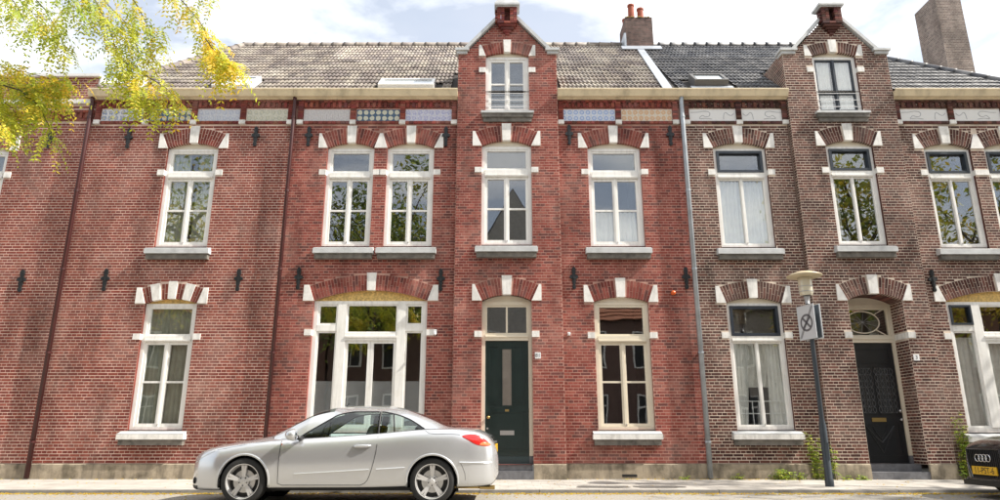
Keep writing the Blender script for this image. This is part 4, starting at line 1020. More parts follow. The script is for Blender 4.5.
mb.hexa([O + Vector((x, 0, 0)) + SD * s + SN * n for x, s, n in ((3.62, 4.72, .06), (4.80, 4.72, .06), (4.80, 5.0, .06), (3.62, 5.0, .06), (3.62, 4.72, .09), (4.80, 4.72, .09), (4.80, 5.0, .12), (3.62, 5.0, .12))])
mb.box(3.72, 3.779, 3.5, 4.4, 11.9, 12.55); mb.build('chimney_flashing', M['zinc'], ch)
chimney(h2, 3.795, 3.80 + .001, 3.56, 3.57, 11.8, 11.9, 'dark') if False else None

# --- house 3: brown brick, black door
h3 = thing('brick_house', (8.4, 0, 0), 'brown brick house with black front door and dark blue top lights', 'house', G_H)
W3 = Wall(h3, 'brown')
CX0, CX1, CC = 6.67, 9.13, 7.90; XE = 12.7
LU = Opening(5.47, 1.20, 4.91, 7.27, zb=6.67); LL = Opening(5.45, 1.19, 1.03, 3.67, zb=2.97, rise=.11)
MU = Opening(7.93, 1.07, 4.93, 7.27, zb=6.67, yf=-.12); MD = Opening(7.99, 1.17, .36, 3.70, zb=2.96, yf=-.12, depth=.62, rise=.15); MO = Opening(7.87, 1.03, 8.10, 9.56, zb=9.20, yf=-.12, rise=.10, thick=.27, key=.18, impost=.17)
RA = Opening(10.22, 1.07, 4.90, 7.25, zb=6.66); RB = Opening(11.60, 1.07, 4.90, 7.25, zb=6.66); mid3 = (RA.x1 + RB.x0) / 2; RA.join_r = mid3; RB.join_l = None
RW = Opening(10.82, 2.50, .98, 3.70, zb=2.95, rise=.23, thick=.33, key=.2, impost=.23)
bb, mk = blocks([LU, LL])
W3.lay((0, 0, 0), (1, 0, 0), (0, -1, 0), 4.21, CX0, .378, 8.5, bb + [[(4.2, 7.86), (CX0, 7.86), (CX0, 8.24), (4.2, 8.24)]], mk, full_ok=True)
bb, mk = blocks([RA, RB, RW]); bb.append([(mid3 - .15, 7.23), (mid3 + .15, 7.23), (mid3 + .05, 7.7), (mid3 - .05, 7.7)])
W3.lay((0, 0, 0), (1, 0, 0), (0, -1, 0), CX1, XE, .378, 8.5, bb + [[(CX1, 7.86), (XE, 7.86), (XE, 8.24), (CX1, 8.24)]], mk, full_ok=True)
bb, mk = blocks([MU, MD, MO])
gable_bay(W3, h3, CC, CX0, CX1, 'brown', bb, mk, None)
for o in (LU, LL, MU, MO, RA, RB, RW): o.reveal(W3)
bz = [[(-9, 2.90), (9, 2.90), (9, 3.02), (-9, 3.02)]]
W3.lay((MD.x1, 0, 0), (0, 1, 0), (-1, 0, 0), -.12, .5, .36, 3.78, bz, phase=1); W3.lay((MD.x0, 0, 0), (0, 1, 0), (1, 0, 0), -.12, .5, .36, 3.78, bz, phase=1)
W3.quad([(XE, 0, 0), (XE, 8, 0), (XE, 8, 8.5), (XE, 0, 8.5)])
w3 = W3.finish()
for o in (LU, LL, MU, MD, MO, RA, RB, RW): o.dress(w3, 'brown')
for xa, xb in ((MD.x1 - .012, MD.x1 + .03), (MD.x0 - .03, MD.x0 + .012)):
    mb = MB(); mb.box(xa, xb, -.019, .35, 2.90, 3.02); mb.build('band_stone', M['stone'], w3)
    mb = MB(); mb.box(xa, xb, -.019, .35, 3.705, 3.83); mb.build('impost_return', M['frame_cream'], w3)
# brick vault over the door recess
mb = MB(); ar = arc_pts(MD.cx, MD.w, MD.zs, MD.rise, 16); arc_o = arc_pts(MD.cx, MD.w, MD.zs, MD.rise, 16, .1)
for k in range(16):
    col = tuple(q * random.uniform(.9, 1.3) for q in random.choice(PAL['brown']['b'])); mb.prism([ar[k], ar[k + 1], arc_o[k + 1], arc_o[k]], -.012, .5, col=col)
mb.build('recess_vault', M['brick'], w3, color=True)
gable_trim(h3, w3, CC, CX0, CX1, 'brown')
frieze(h3, w3, 4.26, CX0 - .02, [(4.34, 5.47, 1), (5.59, 6.64, -1)], 'brown', swirl=True)
frieze(h3, w3, CX1 + .02, XE - .02, [(9.22, 10.37, 1), (10.53, 11.6, -1)], 'brown', swirl=True)
cornice(h3, 4.217, CX0 - .002); cornice(h3, CX1 + .002, XE + .1)
std_window(h3, LU, 6.50, 6.72, None, style='dark'); room(h3, LU.x0, LU.x1, LU.z0, LU.zs, .3)
std_window(h3, LL, 2.80, 3.0, None, style='dark', low=True); room(h3, LL.x0, LL.x1, LL.z0, LL.zs, .3)
std_window(h3, MU, 6.50, 6.72, None, style='dark'); room(h3, MU.x0, MU.x1, MU.z0, MU.zs, .2)
for o in (RA, RB): std_window(h3, o, 6.48, 6.70, None, style='dark'); room(h3, o.x0 + .1, o.x1 - .1, o.z0, o.zs, .3)
dw = std_window(h3, MO, None, None, 8.62, style='navycase', dosill=False); room(h3, MO.x0, MO.x1, MO.z0, MO.zs, .25, 1.0); dormer_sill(dw, MO)
wide_window(h3, RW, mirror=False, navy=True); room(h3, RW.x0, RW.x1, RW.z0, RW.zs, .3, 4)
front_door(h3, MD, .36, M['door_black'], 'black')
room(h3, MD.x0, MD.x1, 2.6, MD.zs, .56, 2.0)
mb = MB(); mb.box(MD.x0 + .003, MD.x1 - .003, -.14, .42, .08, .22); mb.build('door_step', M['step'], h3)
mb = MB(); mb.box(MD.x0 + .006, MD.x1 - .006, .12, .5, .222, .358); mb.build('threshold', M['step'], h3)
anchor(9.36, 4.15, w3); anchor(9.36, 7.5, w3) if False else None
numplate(h3, 8.67, 2.49, -.127, '3')
plinth(h3, [(4.215, CX0, 0), (CX0 - .002, MD.x0 - .002, -.12), (MD.x1 + .002, CX1 + .002, -.12), (CX1 + .003, XE, 0)])
mb = MB(); mb.tube([(CX0 - .03, -.03, .15), (CX0 - .028, -.03, 3.0), (CX0 - .032, -.03, 8.45)], .012, 6); mb.build('wall_cable', mat('brown_cable', (.16, .10, .075), .6), h3)
curtain('net_curtain', 4.93, 5.98, 1.9, 2.98, .20, M['curtain_grey'], 'gathered grey lace curtain in the ground floor window beside the zinc downpipe', 9, .03, flare=1)
curtain('tied_curtain', 4.93, 5.25, 1.1, 2.95, .165, M['curtain'], 'long tied lace curtain beside the window rail, towards the zinc downpipe', 5, .03, sway=-.5)
curtain('tied_curtain', 5.66, 5.98, 1.1, 2.95, .165, M['curtain'], 'long tied lace curtain beside the window rail, towards the street lamp', 5, .03, sway=.5)
curtain('white_curtain', 7.43, 7.80, 8.15, 9.48, .03, M['curtain'], 'white curtain behind the dark blue dormer casement, towards the chimney stack', 6)
curtain('white_curtain', 7.92, 8.30, 8.15, 9.48, .03, M['curtain'], 'white curtain behind the dark blue dormer casement, towards the tall shaft', 6)
curtain('net_curtain', 4.95, 5.99, 4.97, 6.5, .17, M['curtain'], 'white net curtain behind the upper casements under the scroll-relief panels', 12)
curtain('net_curtain', 9.75, 11.9, 1.08, 2.95, .22, M['curtain_grey'], 'grey net curtain across the wide ground floor window of the brown house', 18)
curtain('net_curtain', 7.48, 7.75, 4.95, 6.5, .30, M['curtain_grey'], 'grey net curtain at the side of the upper window above the black door', 4)
for k, (a, b) in enumerate(((4.98, 5.4), (5.5, 5.92))):
    mb = MB()
    for i in range(4): x = a + (b - a) * i / 3; mb.tube([(x, .135, 1.1), (x, .135, 1.62)], .01, 6)
    for z in (1.12, 1.36, 1.61): mb.tube([(a, .135, z), (b, .135, z)], .01, 6)
    tag(mb.build('window_rail', M['white']), 'low white rail inside the lace-curtained window, on the %s side' % ('zinc downpipe', 'street lamp')[k], 'rail', 'rails inside the lace-curtained window')
sk3 = [(4.62, 5.42, .35, .95)]
roof(h3, 4.215, XE + .05, 4.12, 9.6, M['tile_grey'], GR, [tiles_hole(*s) for s in sk3] + [inbay(CC, CX0, CX1)], hip=[(XE, 9.6)], off=4.215)
skylight(h3, *sk3[0], mat('skylight_frame', (.12, .115, .11), .5), lift=.2)

# --- building behind with the tall brick shaft
hb = thing('rear_building', (15.3, 9.5, 0), 'brick building behind the terrace carrying a tall square chimney shaft', 'building')
mb = MB(); mb.box(11.5, 21, 6.2 + .3, 13, 0, 9.2, col=(.2, .15, .13)); mb.build('wall', M['mortar'], hb, color=True)
mb = MB(); mb.box(11.4, 21.1, 6.4, 13.1, 9.205, 9.4); mb.build('flat_roof', M['roof_under'], hb)
p = pix(945, 50, 20.2)
cb = chimney(hb, p.x, p.x + .88, 6.0, 7.15, 8.4, 15.7, 'grey')
# --- tiled gable showing between the leaves beyond the parapet house
hg = thing('gabled_house', (-16.5, 7.0, 0), 'white-gabled house with brown tiled roof behind the parapet house', 'house')
mb = MB(); mb.box(-22, -15.2, 3.5, 11, 0, 10.6); mb.build('wall', M['verge'], hg)
mb = MB(); mb.prism([(-22.3, 10.6), (-14.9, 10.6), (-18.6, 13.6)], 3.2, 11.3); mb.build('roof', M['pot'], hg)
mb = MB(); mb.prism([(-15.3, 10.5), (-14.7, 10.5), (-18.3, 13.6), (-18.6, 13.6)], 3.05, 3.19); mb.build('verge_board', M['verge'], hg)

# ------------------------------------------------------------------ cars
def spl(*pts):
    xs = [p[0] for p in pts]; ys = [p[1] for p in pts]; n = len(xs)
    sl_ = [(ys[i + 1] - ys[i]) / (xs[i + 1] - xs[i]) for i in range(n - 1)]
    m = [sl_[0]] + [0 if sl_[i - 1] * sl_[i] <= 0 else 2 * sl_[i - 1] * sl_[i] / (sl_[i - 1] + sl_[i]) for i in range(1, n - 1)] + [sl_[-1]]
    def f(x):
        x = min(max(x, xs[0]), xs[-1]); i = 0
        while i < n - 2 and x > xs[i + 1]: i += 1
        h = xs[i + 1] - xs[i]; t = (x - xs[i]) / h
        return (2 * t ** 3 - 3 * t * t + 1) * ys[i] + (t ** 3 - 2 * t * t + t) * h * m[i] + (-2 * t ** 3 + 3 * t * t) * ys[i + 1] + (t ** 3 - t * t) * h * m[i + 1]
    return f
def in_poly(x, y, pl):
    c = False; n = len(pl)
    for i in range(n):
        (x1, y1), (x2, y2) = pl[i], pl[(i + 1) % n]
        if (y1 > y) != (y2 > y) and x < (x2 - x1) * (y - y1) / (y2 - y1) + x1: c = not c
    return c
SEC = [(0, 0, 0), (.80, 0, 0), (.93, .02, 0), (.972, .12, 0), (.992, .30, 0), (1.0, .48, 0), (.994, .66, 0), (.972, .83, 0), (.93, .945, 0), (.86, 1.0, 0), (.6, 1.0, .62), (.3, 1.0, .9), (0, 1.0, 1.0)]
def ring(w, zb, zs, zt, sub=4):
    ctl = [(a * w, zb + b * (zs - zb) + c * (zt - zs)) for a, b, c in SEC]; out = []
    n = len(ctl)
    for i in range(n - 1):
        p0, p1, p2, p3 = ctl[max(i - 1, 0)], ctl[i], ctl[i + 1], ctl[min(i + 2, n - 1)]
        for k in range(sub):
            t = k / sub
            out.append(tuple(.5 * (2 * p1[q] + (p2[q] - p0[q]) * t + (2 * p0[q] - 5 * p1[q] + 4 * p2[q] - p3[q]) * t * t + (3 * p1[q] - p0[q] - 3 * p2[q] + p3[q]) * t ** 3) for q in (0, 1)))
    out.append(ctl[-1]); return out
def car_body(root, X0, yc, p, paint, partfn, wheels, Ra, ds=.022):
    """loft the shell, cut the wheel arches, hand faces out to the named parts"""
    ns = int(p['L'] / ds); ss = [p['L'] * i / ns for i in range(ns + 1)]
    rings = [ring(p['W'](s), p['zb'](s), p['zs'](s), p['zt'](s)) for s in ss]; nr = len(rings[0])
    V = {}; parts = {}
    def vert(i, j, sg): return (ss[i], sg * rings[i][j][0], rings[i][j][1])
    for sg in (-1, 1):
        for i in range(ns):
            for j in range(nr - 1):
                q = [(i, j), (i + 1, j), (i + 1, j + 1), (i, j + 1)]
                P = [vert(a, b, sg) for a, b in q]; c = [sum(v[k] for v in P) / 4 for k in range(3)]
                cut = False
                for sw, zw in wheels:
                    if math.hypot(c[0] - sw, c[2] - zw) < Ra and abs(c[1]) > .52 and j < 32: cut = True
                if cut: continue
                Q = []
                for v in P:
                    for sw, zw in wheels:
                        r = math.hypot(v[0] - sw, v[2] - zw)
                        if r < Ra and abs(v[1]) > .52 and r > 1e-4 and j < 32: v = (sw + (v[0] - sw) * Ra / r, v[1], zw + (v[2] - zw) * Ra / r)
                    Q.append(v)
                nm = partfn(c[0], abs(c[1]), c[2], j, sg, rings[i])
                parts.setdefault(nm, {'v': {}, 'l': [], 'f': []}); d = parts[nm]; idx = []
                for v in Q:
                    key = (round(v[0], 4), round(v[1], 4), round(v[2], 4))
                    if key not in d['v']: d['v'][key] = len(d['l']); d['l'].append(v)
                    idx.append(d['v'][key])
                idx = list(dict.fromkeys(idx))
                if len(idx) > 2: d['f'].append(tuple(idx if sg < 0 else idx[::-1]))
        
    for end in (0, ns):
        d = parts['body']; pl = [vert(end, j, -1) for j in range(nr)] + [vert(end, j, 1) for j in reversed(range(nr - 1))]
        i0 = len(d['l']); d['l'] += pl; d['f'].append(tuple(range(i0, i0 + len(pl))))
    def surfy(s, z):
        rg = ring(p['W'](s), p['zb'](s), p['zs'](s), p['zt'](s)); best = rg[8][0]
        for j in range(8, 37):
            (y0, z0), (y1, z1) = rg[j], rg[j + 1]
            if min(z0, z1) <= z <= max(z0, z1) and abs(z1 - z0) > 1e-6: return y0 + (y1 - y0) * (z - z0) / (z1 - z0)
        return best
    return parts, surfy
def emit(parts, nm, oname, m, root, X0, yc, smooth=True):
    d = parts[nm]; mb = MB(); mb.v = [(X0 + a, yc + b, c) for a, b, c in d['l']]; mb.f = d['f']; mb.mi = [0] * len(d['f']); mb.c = [(1, 1, 1)] * len(mb.v)
    return mb.build(oname, m, root, smooth=smooth)
def wheel(root, x, y, sg, r=.315, w=.215, spokes=5):
    """tyre, rim and disc; the outer face looks along sg*y"""
    o = sg
    t = MB(); hw = w / 2
    t.lathe([(r * .70, o * hw * .96), (r * .78, o * hw * 1.02), (r * .92, o * hw * 1.0), (r * .985, o * hw * .86), (r, o * hw * .6), (r, -o * hw * .6), (r * .985, -o * hw * .86), (r * .9, -o * hw), (r * .70, -o * hw * .96)], (x, y, r), 'y', 44)
    ty = t.build('wheel', M['tyre'], root, smooth=True)
    tr = MB()
    for k in range(40):
        a = k / 40 * 6.2832; ca, sa = math.cos(a), math.sin(a); cb, sb = math.cos(a + .07), math.sin(a + .07)
        for q in (-.5, -.02, .36):
            y0, y1 = y + hw * q, y + hw * (q + .3); rr = r + .003
            tr.face([(x + rr * ca, y0, r + rr * sa), (x + rr * ca, y1, r + rr * sa), (x + rr * cb, y1, r + rr * sb), (x + rr * cb, y0, r + rr * sb)])
    tr.build('tread', M['tyre'], ty)
    f = MB(); yo = y + o * hw
    f.lathe([(r * .745, -o * .002), (r * .755, o * .004), (r * .72, o * .002), (r * .69, -o * .03), (r * .67, -o * .12)], (x, yo, r), 'y', 44)
    f.lathe([(.001, -o * .012), (.03, -o * .014), (.036, -o * .022), (.075, -o * .03), (.08, -o * .06)], (x, yo, r), 'y', 24)
    for k in range(spokes):
        a = math.pi / 2 + .0 + k * 2 * math.pi / spokes
        for da, wi, wo in ((-.10, .030, .034), (.10, .030, .034)):
            ux, uz = math.cos(a + da), math.sin(a + da); vx, vz = -uz, ux; pts = []
            bi, bo = .055, r * .71
            for rad, ww, yy in ((bi, wi, -o * .03), (bo, wo, -o * .012)):
                pts.append([(x + ux * rad + vx * ww * q, yo + yy, r + uz * rad + vz * ww * q) for q in (-.5, .5)])
            (A0, A1), (B0, B1) = pts; dp = Vector((0, -o * .035, 0))
            f.hexa([Vector(A0) + dp, Vector(A1) + dp, Vector(B1) + dp, Vector(B0) + dp, A0, A1, B1, B0])
    f.build('rim', M['rim'], ty, smooth=False)
    b = MB(); b.lathe([(.001, -o * .1), (r * .69, -o * .1)], (x, yo, r), 'y', 32); b.build('wheel_back', M['black'], ty)
    b = MB(); b.lathe([(.07, -o * .075), (.155, -o * .075), (.155, -o * .09)], (x, yo, r), 'y', 28); b.build('brake_disc', M['steel'], ty)
    b = MB()
    for k in range(5):
        a = math.pi / 2 + math.pi / 5 + k * 1.2566; b.lathe([(.001, 0), (.009, 0), (.009, -o * .03)], (x + .056 * math.cos(a), yo - o * .015, r + .056 * math.sin(a)), 'y', 8)
    b.build('wheel_bolts', M['black'], ty)

def lens_patch(root, nm, pl, m, sg, sy_, X0, yc, off=.005):
    """smooth-edged lamp glass lying on the body side"""
    n = len(pl); B = []
    for i in range(n):
        p0, p1, p2, p3 = pl[i - 1], pl[i], pl[(i + 1) % n], pl[(i + 2) % n]
        for k in range(6):
            t = k / 6; B.append(tuple(.5 * (2 * p1[q] + (p2[q] - p0[q]) * t + (2 * p0[q] - 5 * p1[q] + 4 * p2[q] - p3[q]) * t * t + (3 * p1[q] - p0[q] - 3 * p2[q] + p3[q]) * t ** 3) for q in (0, 1)))
    c = (sum(b[0] for b in B) / len(B), sum(b[1] for b in B) / len(B)); mb = MB(); R_ = 6; N_ = len(B)
    for r in range(R_ + 1):
        for b in B:
            f = r / R_; s_, z_ = c[0] + (b[0] - c[0]) * f, c[1] + (b[1] - c[1]) * f
            mb.v.append((X0 + s_, yc + sg * (sy_(s_, z_) + off * (1.6 - f) - (.012 if r == R_ else 0)), z_)); mb.c.append((1, 1, 1))
    for r in range(R_):
        for k in range(N_): a = r * N_ + k; b = r * N_ + (k + 1) % N_; mb.f.append((a, b, b + N_, a + N_)); mb.mi.append(0)
    return mb.build(nm, m, root, smooth=True)
# --- silver coupe-cabriolet
CX, CY = -4.545, -3.40
car = thing('parked_car', (CX + 2.25, CY, 0), 'silver two-door coupe parked at the kerb before the wide arched window', 'car', 'cars parked along the kerb')
CP = dict(L=4.52,
          W=spl((0, .28), (.04, .42), (.12, .57), (.28, .715), (.55, .83), (1.0, .878), (1.6, .88), (2.6, .88), (3.4, .882), (3.8, .872), (4.1, .84), (4.3, .78), (4.42, .70), (4.49, .58), (4.52, .48)),
          zb=spl((0, .30), (.05, .22), (.2, .185), (.6, .19), (1.3, .215), (2.6, .22), (3.4, .235), (4.1, .23), (4.4, .25), (4.47, .30), (4.52, .40)),
          zs=spl((0, .47), (.04, .58), (.12, .66), (.3, .735), (.6, .79), (.92, .835), (1.26, .872), (1.73, .895), (2.3, .93), (2.8, .965), (3.44, 1.02), (3.82, 1.03), (4.15, 1.0), (4.33, .94), (4.44, .84), (4.50, .72), (4.52, .60)),
          zt=spl((0, .50), (.04, .62), (.12, .70), (.3, .785), (.6, .845), (.92, .895), (1.26, .955), (1.5, .93), (1.73, .91), (2.3, .935), (2.8, .97), (3.44, 1.025), (3.7, 1.05), (3.95, 1.06), (4.15, 1.045), (4.33, .985), (4.44, .87), (4.50, .74), (4.52, .62)))
WHS = [(.93, .315), (3.59, .315)]
DOORP = [(1.41, .265), (2.58, .262), (2.68, .32), (2.735, .45), (2.79, .70), (2.795, .96), (1.43, .90)]
HEADP = [(.07, .55), (.11, .625), (.26, .705), (.46, .752), (.50, .742), (.38, .685), (.2, .60), (.12, .55)]
TAILP = [(3.97, .935), (4.12, .965), (4.27, .945), (4.37, .87), (4.42, .79), (4.34, .775), (4.20, .80), (4.07, .87)]
def pf(s, y, z, j, sg, rg):
    if j >= 36 and 1.40 < s < 3.72: return 'interior'
    if 8 < j < 37:
        if in_poly(s, z, DOORP) and j < 36: return 'door%d' % sg
    if s < .22 and z < .245 and j < 20: return 'lip'
    if j < 8: return 'floor'
    return 'body'
parts, sy = car_body(car, CX, CY, CP, None, pf, WHS, .352)
body = emit(parts, 'body', 'body', M['silver'], car, CX, CY)
emit(parts, 'interior', 'interior', M['carint'], car, CX, CY); emit(parts, 'lip', 'front_lip', M['black'], car, CX, CY); emit(parts, 'floor', 'underbody', M['black'], car, CX, CY)
def seam(root, pts, r=.0045, nm='seam', m=None, side=-1, off=.0):
    mb = MB(); mb.tube([(CX + s, CY + side * (sy(s, z) + off), z) for s, z in pts], r, 5); return mb.build(nm, m or M['black'], root)
for sg in (-1, 1):
    dr = emit(parts, 'door%d' % sg, 'door', M['silver'], car, CX, CY)
    pl = [(1.42, .89 - .03 * k) for k in range(21)] + [(1.42 + .06 * k, .264) for k in range(1, 20)] + [(2.58, .263), (2.64, .29), (2.68, .33), (2.71, .40), (2.735, .48), (2.76, .58), (2.785, .70), (2.793, .80), (2.797, .92)]
    seam(dr, pl, side=sg)
    mb = MB(); yh = CY + sg * (sy(2.58, .79) + .018)
    mb.tube([(CX + 2.46, yh - sg * .02, .787), (CX + 2.50, yh + sg * .004, .79), (CX + 2.60, yh + sg * .01, .793), (CX + 2.68, yh, .796), (CX + 2.71, yh - sg * .02, .797)], [.012, .018, .02, .018, .012], 8); mb.build('door_handle', M['silver'], dr, smooth=True)
    seam(dr, [(1.65 + .05 * k, .415 + .0028 * k * 1.0) for k in range(22)], .011, 'rub_strip', M['silver'], sg, .003)
    seam(car, [(2.80 + .05 * k, .478 + .0028 * k) for k in range(9)], .011, 'rub_strip', M['silver'], sg, .003)
    lens_patch(car, 'headlight', HEADP, M['lamp_clear'], sg, sy, CX, CY); tl = lens_patch(car, 'tail_light', TAILP, M['tail'], sg, sy, CX, CY)
    lens_patch(tl, 'indicator', [(4.24, .80), (4.36, .79), (4.42, .80), (4.38, .84), (4.28, .85)], M['tail_orange'], sg, sy, CX, CY, .008)
    mb = MB(); mb.lathe([(.001, 0), (.045, 0), (.05, .02)], (CX + .135, CY + sg * .585, .315), 'x', 16); mb.build('fog_lamp', M['black'], car)
    for (sw, zw) in WHS:
        mb = MB(); pts = []
        for k in range(25):
            a = math.pi * (-.06 + 1.12 * k / 24); s_, z_ = sw + .364 * math.cos(a), zw + .364 * math.sin(a); pts.append((CX + s_, CY + sg * (sy(s_, max(z_, .26)) - .004), z_))
        mb.tube(pts, .017, 8); mb.build('wheel_arch', M['silver'], car, smooth=True)
        mb = MB(); ra = .352
        for k in range(24):
            a0, a1 = math.pi * (-.08 + 1.16 * k / 24), math.pi * (-.08 + 1.16 * (k + 1) / 24)
            y0, y1 = CY + sg * .86, CY + sg * .50
            mb.face([(CX + sw + ra * math.cos(a0), y0, zw + ra * math.sin(a0)), (CX + sw + ra * math.cos(a1), y0, zw + ra * math.sin(a1)), (CX + sw + ra * math.cos(a1), y1, zw + ra * math.sin(a1)), (CX + sw + ra * math.cos(a0), y1, zw + ra * math.sin(a0))])
        mb.face([(CX + sw - ra, CY + sg * .5, .15), (CX + sw + ra, CY + sg * .5, .15), (CX + sw + ra, CY + sg * .5, zw + ra), (CX + sw - ra, CY + sg * .5, zw + ra)])
        mb.build('wheel_well', M['black'], car); wheel(car, CX + sw, CY + sg * .755, sg)
    # bumper crease and boot shut line
    seam(car, [(3.97 + .05 * k, .57 - .001 * k) for k in range(10)], .012, 'bumper_crease', M['silver'], sg, .002)
    seam(car, [(3.47, 1.005), (3.53, .965), (3.62, .955), (3.75, .957), (3.88, .953), (3.97, .945)], .0035, 'seam', None, sg)
    seam(car, [(.50, .735), (.62, .755), (.85, .80), (1.15, .845), (1.40, .868)], .003, 'seam', None, sg)
    seam(car, [(3.985, .56), (4.02, .50), (4.05, .42), (4.06, .33)], .003, 'seam', None, sg)
# greenhouse
Tz = spl((1.30, .885), (1.55, .89), (1.63, .90), (1.78, .99), (1.92, 1.075), (2.06, 1.16), (2.19, 1.228), (2.45, 1.268), (2.79, 1.268), (3.0, 1.235), (3.21, 1.165), (3.36, 1.085), (3.46, 1.03), (3.85, 1.03))
Rz = spl((1.26, .957), (1.45, 1.06), (1.60, 1.145), (1.80, 1.245), (1.99, 1.32), (2.2, 1.365), (2.44, 1.385), (2.84, 1.378), (3.14, 1.318), (3.5, 1.185), (3.82, 1.062), (3.90, 1.058))
Ty = spl((1.26, .70), (1.55, .752), (1.64, .755), (1.95, .685), (2.19, .635), (2.6, .62), (2.9, .63), (3.21, .665), (3.46, .745), (3.85, .72))
N = 104; NV = 20; gs = [1.27 + (3.86 - 1.27) * i / N for i in range(N + 1)]
gp = {'roof': MB(), 'ws': MB(), 'rw': MB()}
PEX = spl((1.27, 11), (1.75, 11), (2.0, 7), (2.3, 2.6), (2.7, 2.2), (3.0, 3), (3.2, 6), (3.5, 8), (3.86, 4))
def tp(s, v, sg):
    t = max(Tz(s), CP['zs'](s) - .01); r = max(Rz(s), t + .012)
    return (CX + s, CY + sg * Ty(s) * (1 - v), t + (r - t) * (1 - (1 - v) ** PEX(s)))
for sg in (-1, 1):
    for i in range(N):
        for j in range(NV):
            s = (gs[i] + gs[i + 1]) / 2; v = (j + .5) / NV
            k = 'ws' if (1.30 < s < 2.10 and v > .15) else ('rw' if (3.17 < s < 3.80 and v > .3) else 'roof')
            gp[k].face([tp(gs[i], j / NV, sg), tp(gs[i + 1], j / NV, sg), tp(gs[i + 1], (j + 1) / NV, sg), tp(gs[i], (j + 1) / NV, sg)])
def welded(mb, name, m, parent, smooth=True):
    ob = mb.build(name, m, parent); import bmesh
    b = bmesh.new(); b.from_mesh(ob.data); bmesh.ops.remove_doubles(b, verts=b.verts, dist=.0004); b.to_mesh(ob.data); b.free()
    if smooth: ob.data.polygons.foreach_set('use_smooth', np.ones(len(ob.data.polygons), bool))
    return ob
welded(gp['roof'], 'roof', M['silver'], car); welded(gp['ws'], 'windscreen', M['glass_car'], car); welded(gp['rw'], 'rear_window', mat('dark_glass', (.03, .02, .02), .06, spec=.8), car)
for sg in (-1, 1):
    for nm, a, b in (('side_window', 1.635, 2.77), ('quarter_window', 2.81, 3.45)):
        g = MB(); n = 30
        def sp_(s, w):
            zb_, zt_ = CP['zs'](s) - .005, max(Tz(s), CP['zs'](s)) + .004; yb_, yt_ = CP['W'](s) * .862, Ty(s) - .004
            return (CX + s, CY + sg * (yb_ + (yt_ - yb_) * w + .02 * math.sin(w * math.pi) * min(1, (zt_ - zb_) / .2)), zb_ + (zt_ - zb_) * w)
        for i in range(n):
            for j in range(4):
                s0, s1 = a + (b - a) * i / n, a + (b - a) * (i + 1) / n
                g.face([sp_(s0, j / 4), sp_(s1, j / 4), sp_(s1, (j + 1) / 4), sp_(s0, (j + 1) / 4)])
        wnd = welded(g, nm, M['glass_car'], car)
        t = MB(); t.tube([sp_(a + (b - a) * k / n, 1) for k in range(n + 1)], .010, 5); t.tube([sp_(a + (b - a) * k / n, 0) for k in range(n + 1)], .008, 5); t.build('window_trim', M['black'], wnd)
    t = MB(); t.tube([sp_(2.79, k / 6) for k in range(7)], .014, 6); t.build('window_pillar', M['black'], car)
    m_ = MB(); c = Vector((CX + 1.60, CY + sg * .965, .945)); prof = [(.001, -.085), (.045, -.075), (.075, -.04), (.088, .02), (.085, .06), (.001, .065)]
    i0 = len(m_.v); m_.lathe(prof, c, 'x', 16); m_.v[i0:] = [(x, c.y + (y - c.y) * 1.35, c.z + (z - c.z) * .95) for x, y, z in m_.v[i0:]]
    mi = m_.build('door_mirror', M['silver'], car, smooth=True)
    a_ = MB(); a_.tube([(CX + 1.70, CY + sg * .78, .90), (CX + 1.68, CY + sg * .84, .895), (CX + 1.67, CY + sg * .90, .91)], [.035, .03, .032], 8); a_.build('mirror_foot', M['black'], mi, smooth=True)
    f = MB(); f.lathe([(.001, .0), (.06, .0), (.062, .004)], (c.x + .066, c.y, c.z), 'x', 16); f.build('mirror_glass', M['chrome'], mi)
def cushion(root, nm, c, sx, sy_, sz, lean=0.0, m=None):
    mb = MB(); n, q = 14, 8
    for i in range(q + 1):
        ph = -math.pi / 2 + math.pi * i / q
        for k in range(n):
            th = 2 * math.pi * k / n; e = .5
            cx_ = math.copysign(abs(math.cos(th)) ** e, math.cos(th)); sx_ = math.copysign(abs(math.sin(th)) ** e, math.sin(th)); cp_ = abs(math.cos(ph)) ** e; sp2 = math.copysign(abs(math.sin(ph)) ** e, math.sin(ph))
            z = sz * sp2; mb.v.append((c[0] + sx * cx_ * cp_ + lean * z, c[1] + sy_ * sx_ * cp_, c[2] + z)); mb.c.append((1, 1, 1))
    for i in range(q):
        for k in range(n): a = i * n + k; b = i * n + (k + 1) % n; mb.f.append((a, b, b + n, a + n)); mb.mi.append(0)
    return mb.build(nm, m or M['carint'], root, smooth=True)
for sg in (-1, 1):
    st = cushion(car, 'seat', (CX + 2.62, CY + sg * .36, .92), .07, .24, .17, .3); cushion(st, 'headrest', (CX + 2.70, CY + sg * .36, 1.155), .045, .13, .075, .2)
    cushion(car, 'rear_seat', (CX + 3.32, CY + sg * .32, .99), .06, .22, .10, .4)
cushion(car, 'dashboard', (CX + 1.62, CY, .93), .16, .62, .06)
mb = MB(); mb.tube([(CX + 1.93 + .05 * math.sin(a), CY - .36 + .18 * math.cos(a), .98 + .16 * math.sin(a)) for a in [k / 24 * 6.2832 for k in range(25)]], .014, 6); mb.build('steering_wheel', M['carint'], car, smooth=True)
mb = MB(); mb.tube([(CX + 4.25, CY - .5, .215), (CX + 4.47, CY - .5, .21)], .03, 12, caps=False); mb.tube([(CX + 3.6, CY - .5, .22), (CX + 4.26, CY - .5, .216)], .024, 10); mb.build('exhaust_pipe', M['brass'], car, smooth=True)
mb = MB(); mb.box(CX + 4.44, CX + 4.508, CY - .27, CY + .27, .70, .81); mb.build('licence_plate', M['plate'], car)
mb = MB(); mb.box(CX + 4.44, CX + 4.50, CY - .3, CY + .3, .83, .86); mb.build('boot_trim', M['chrome'], car)
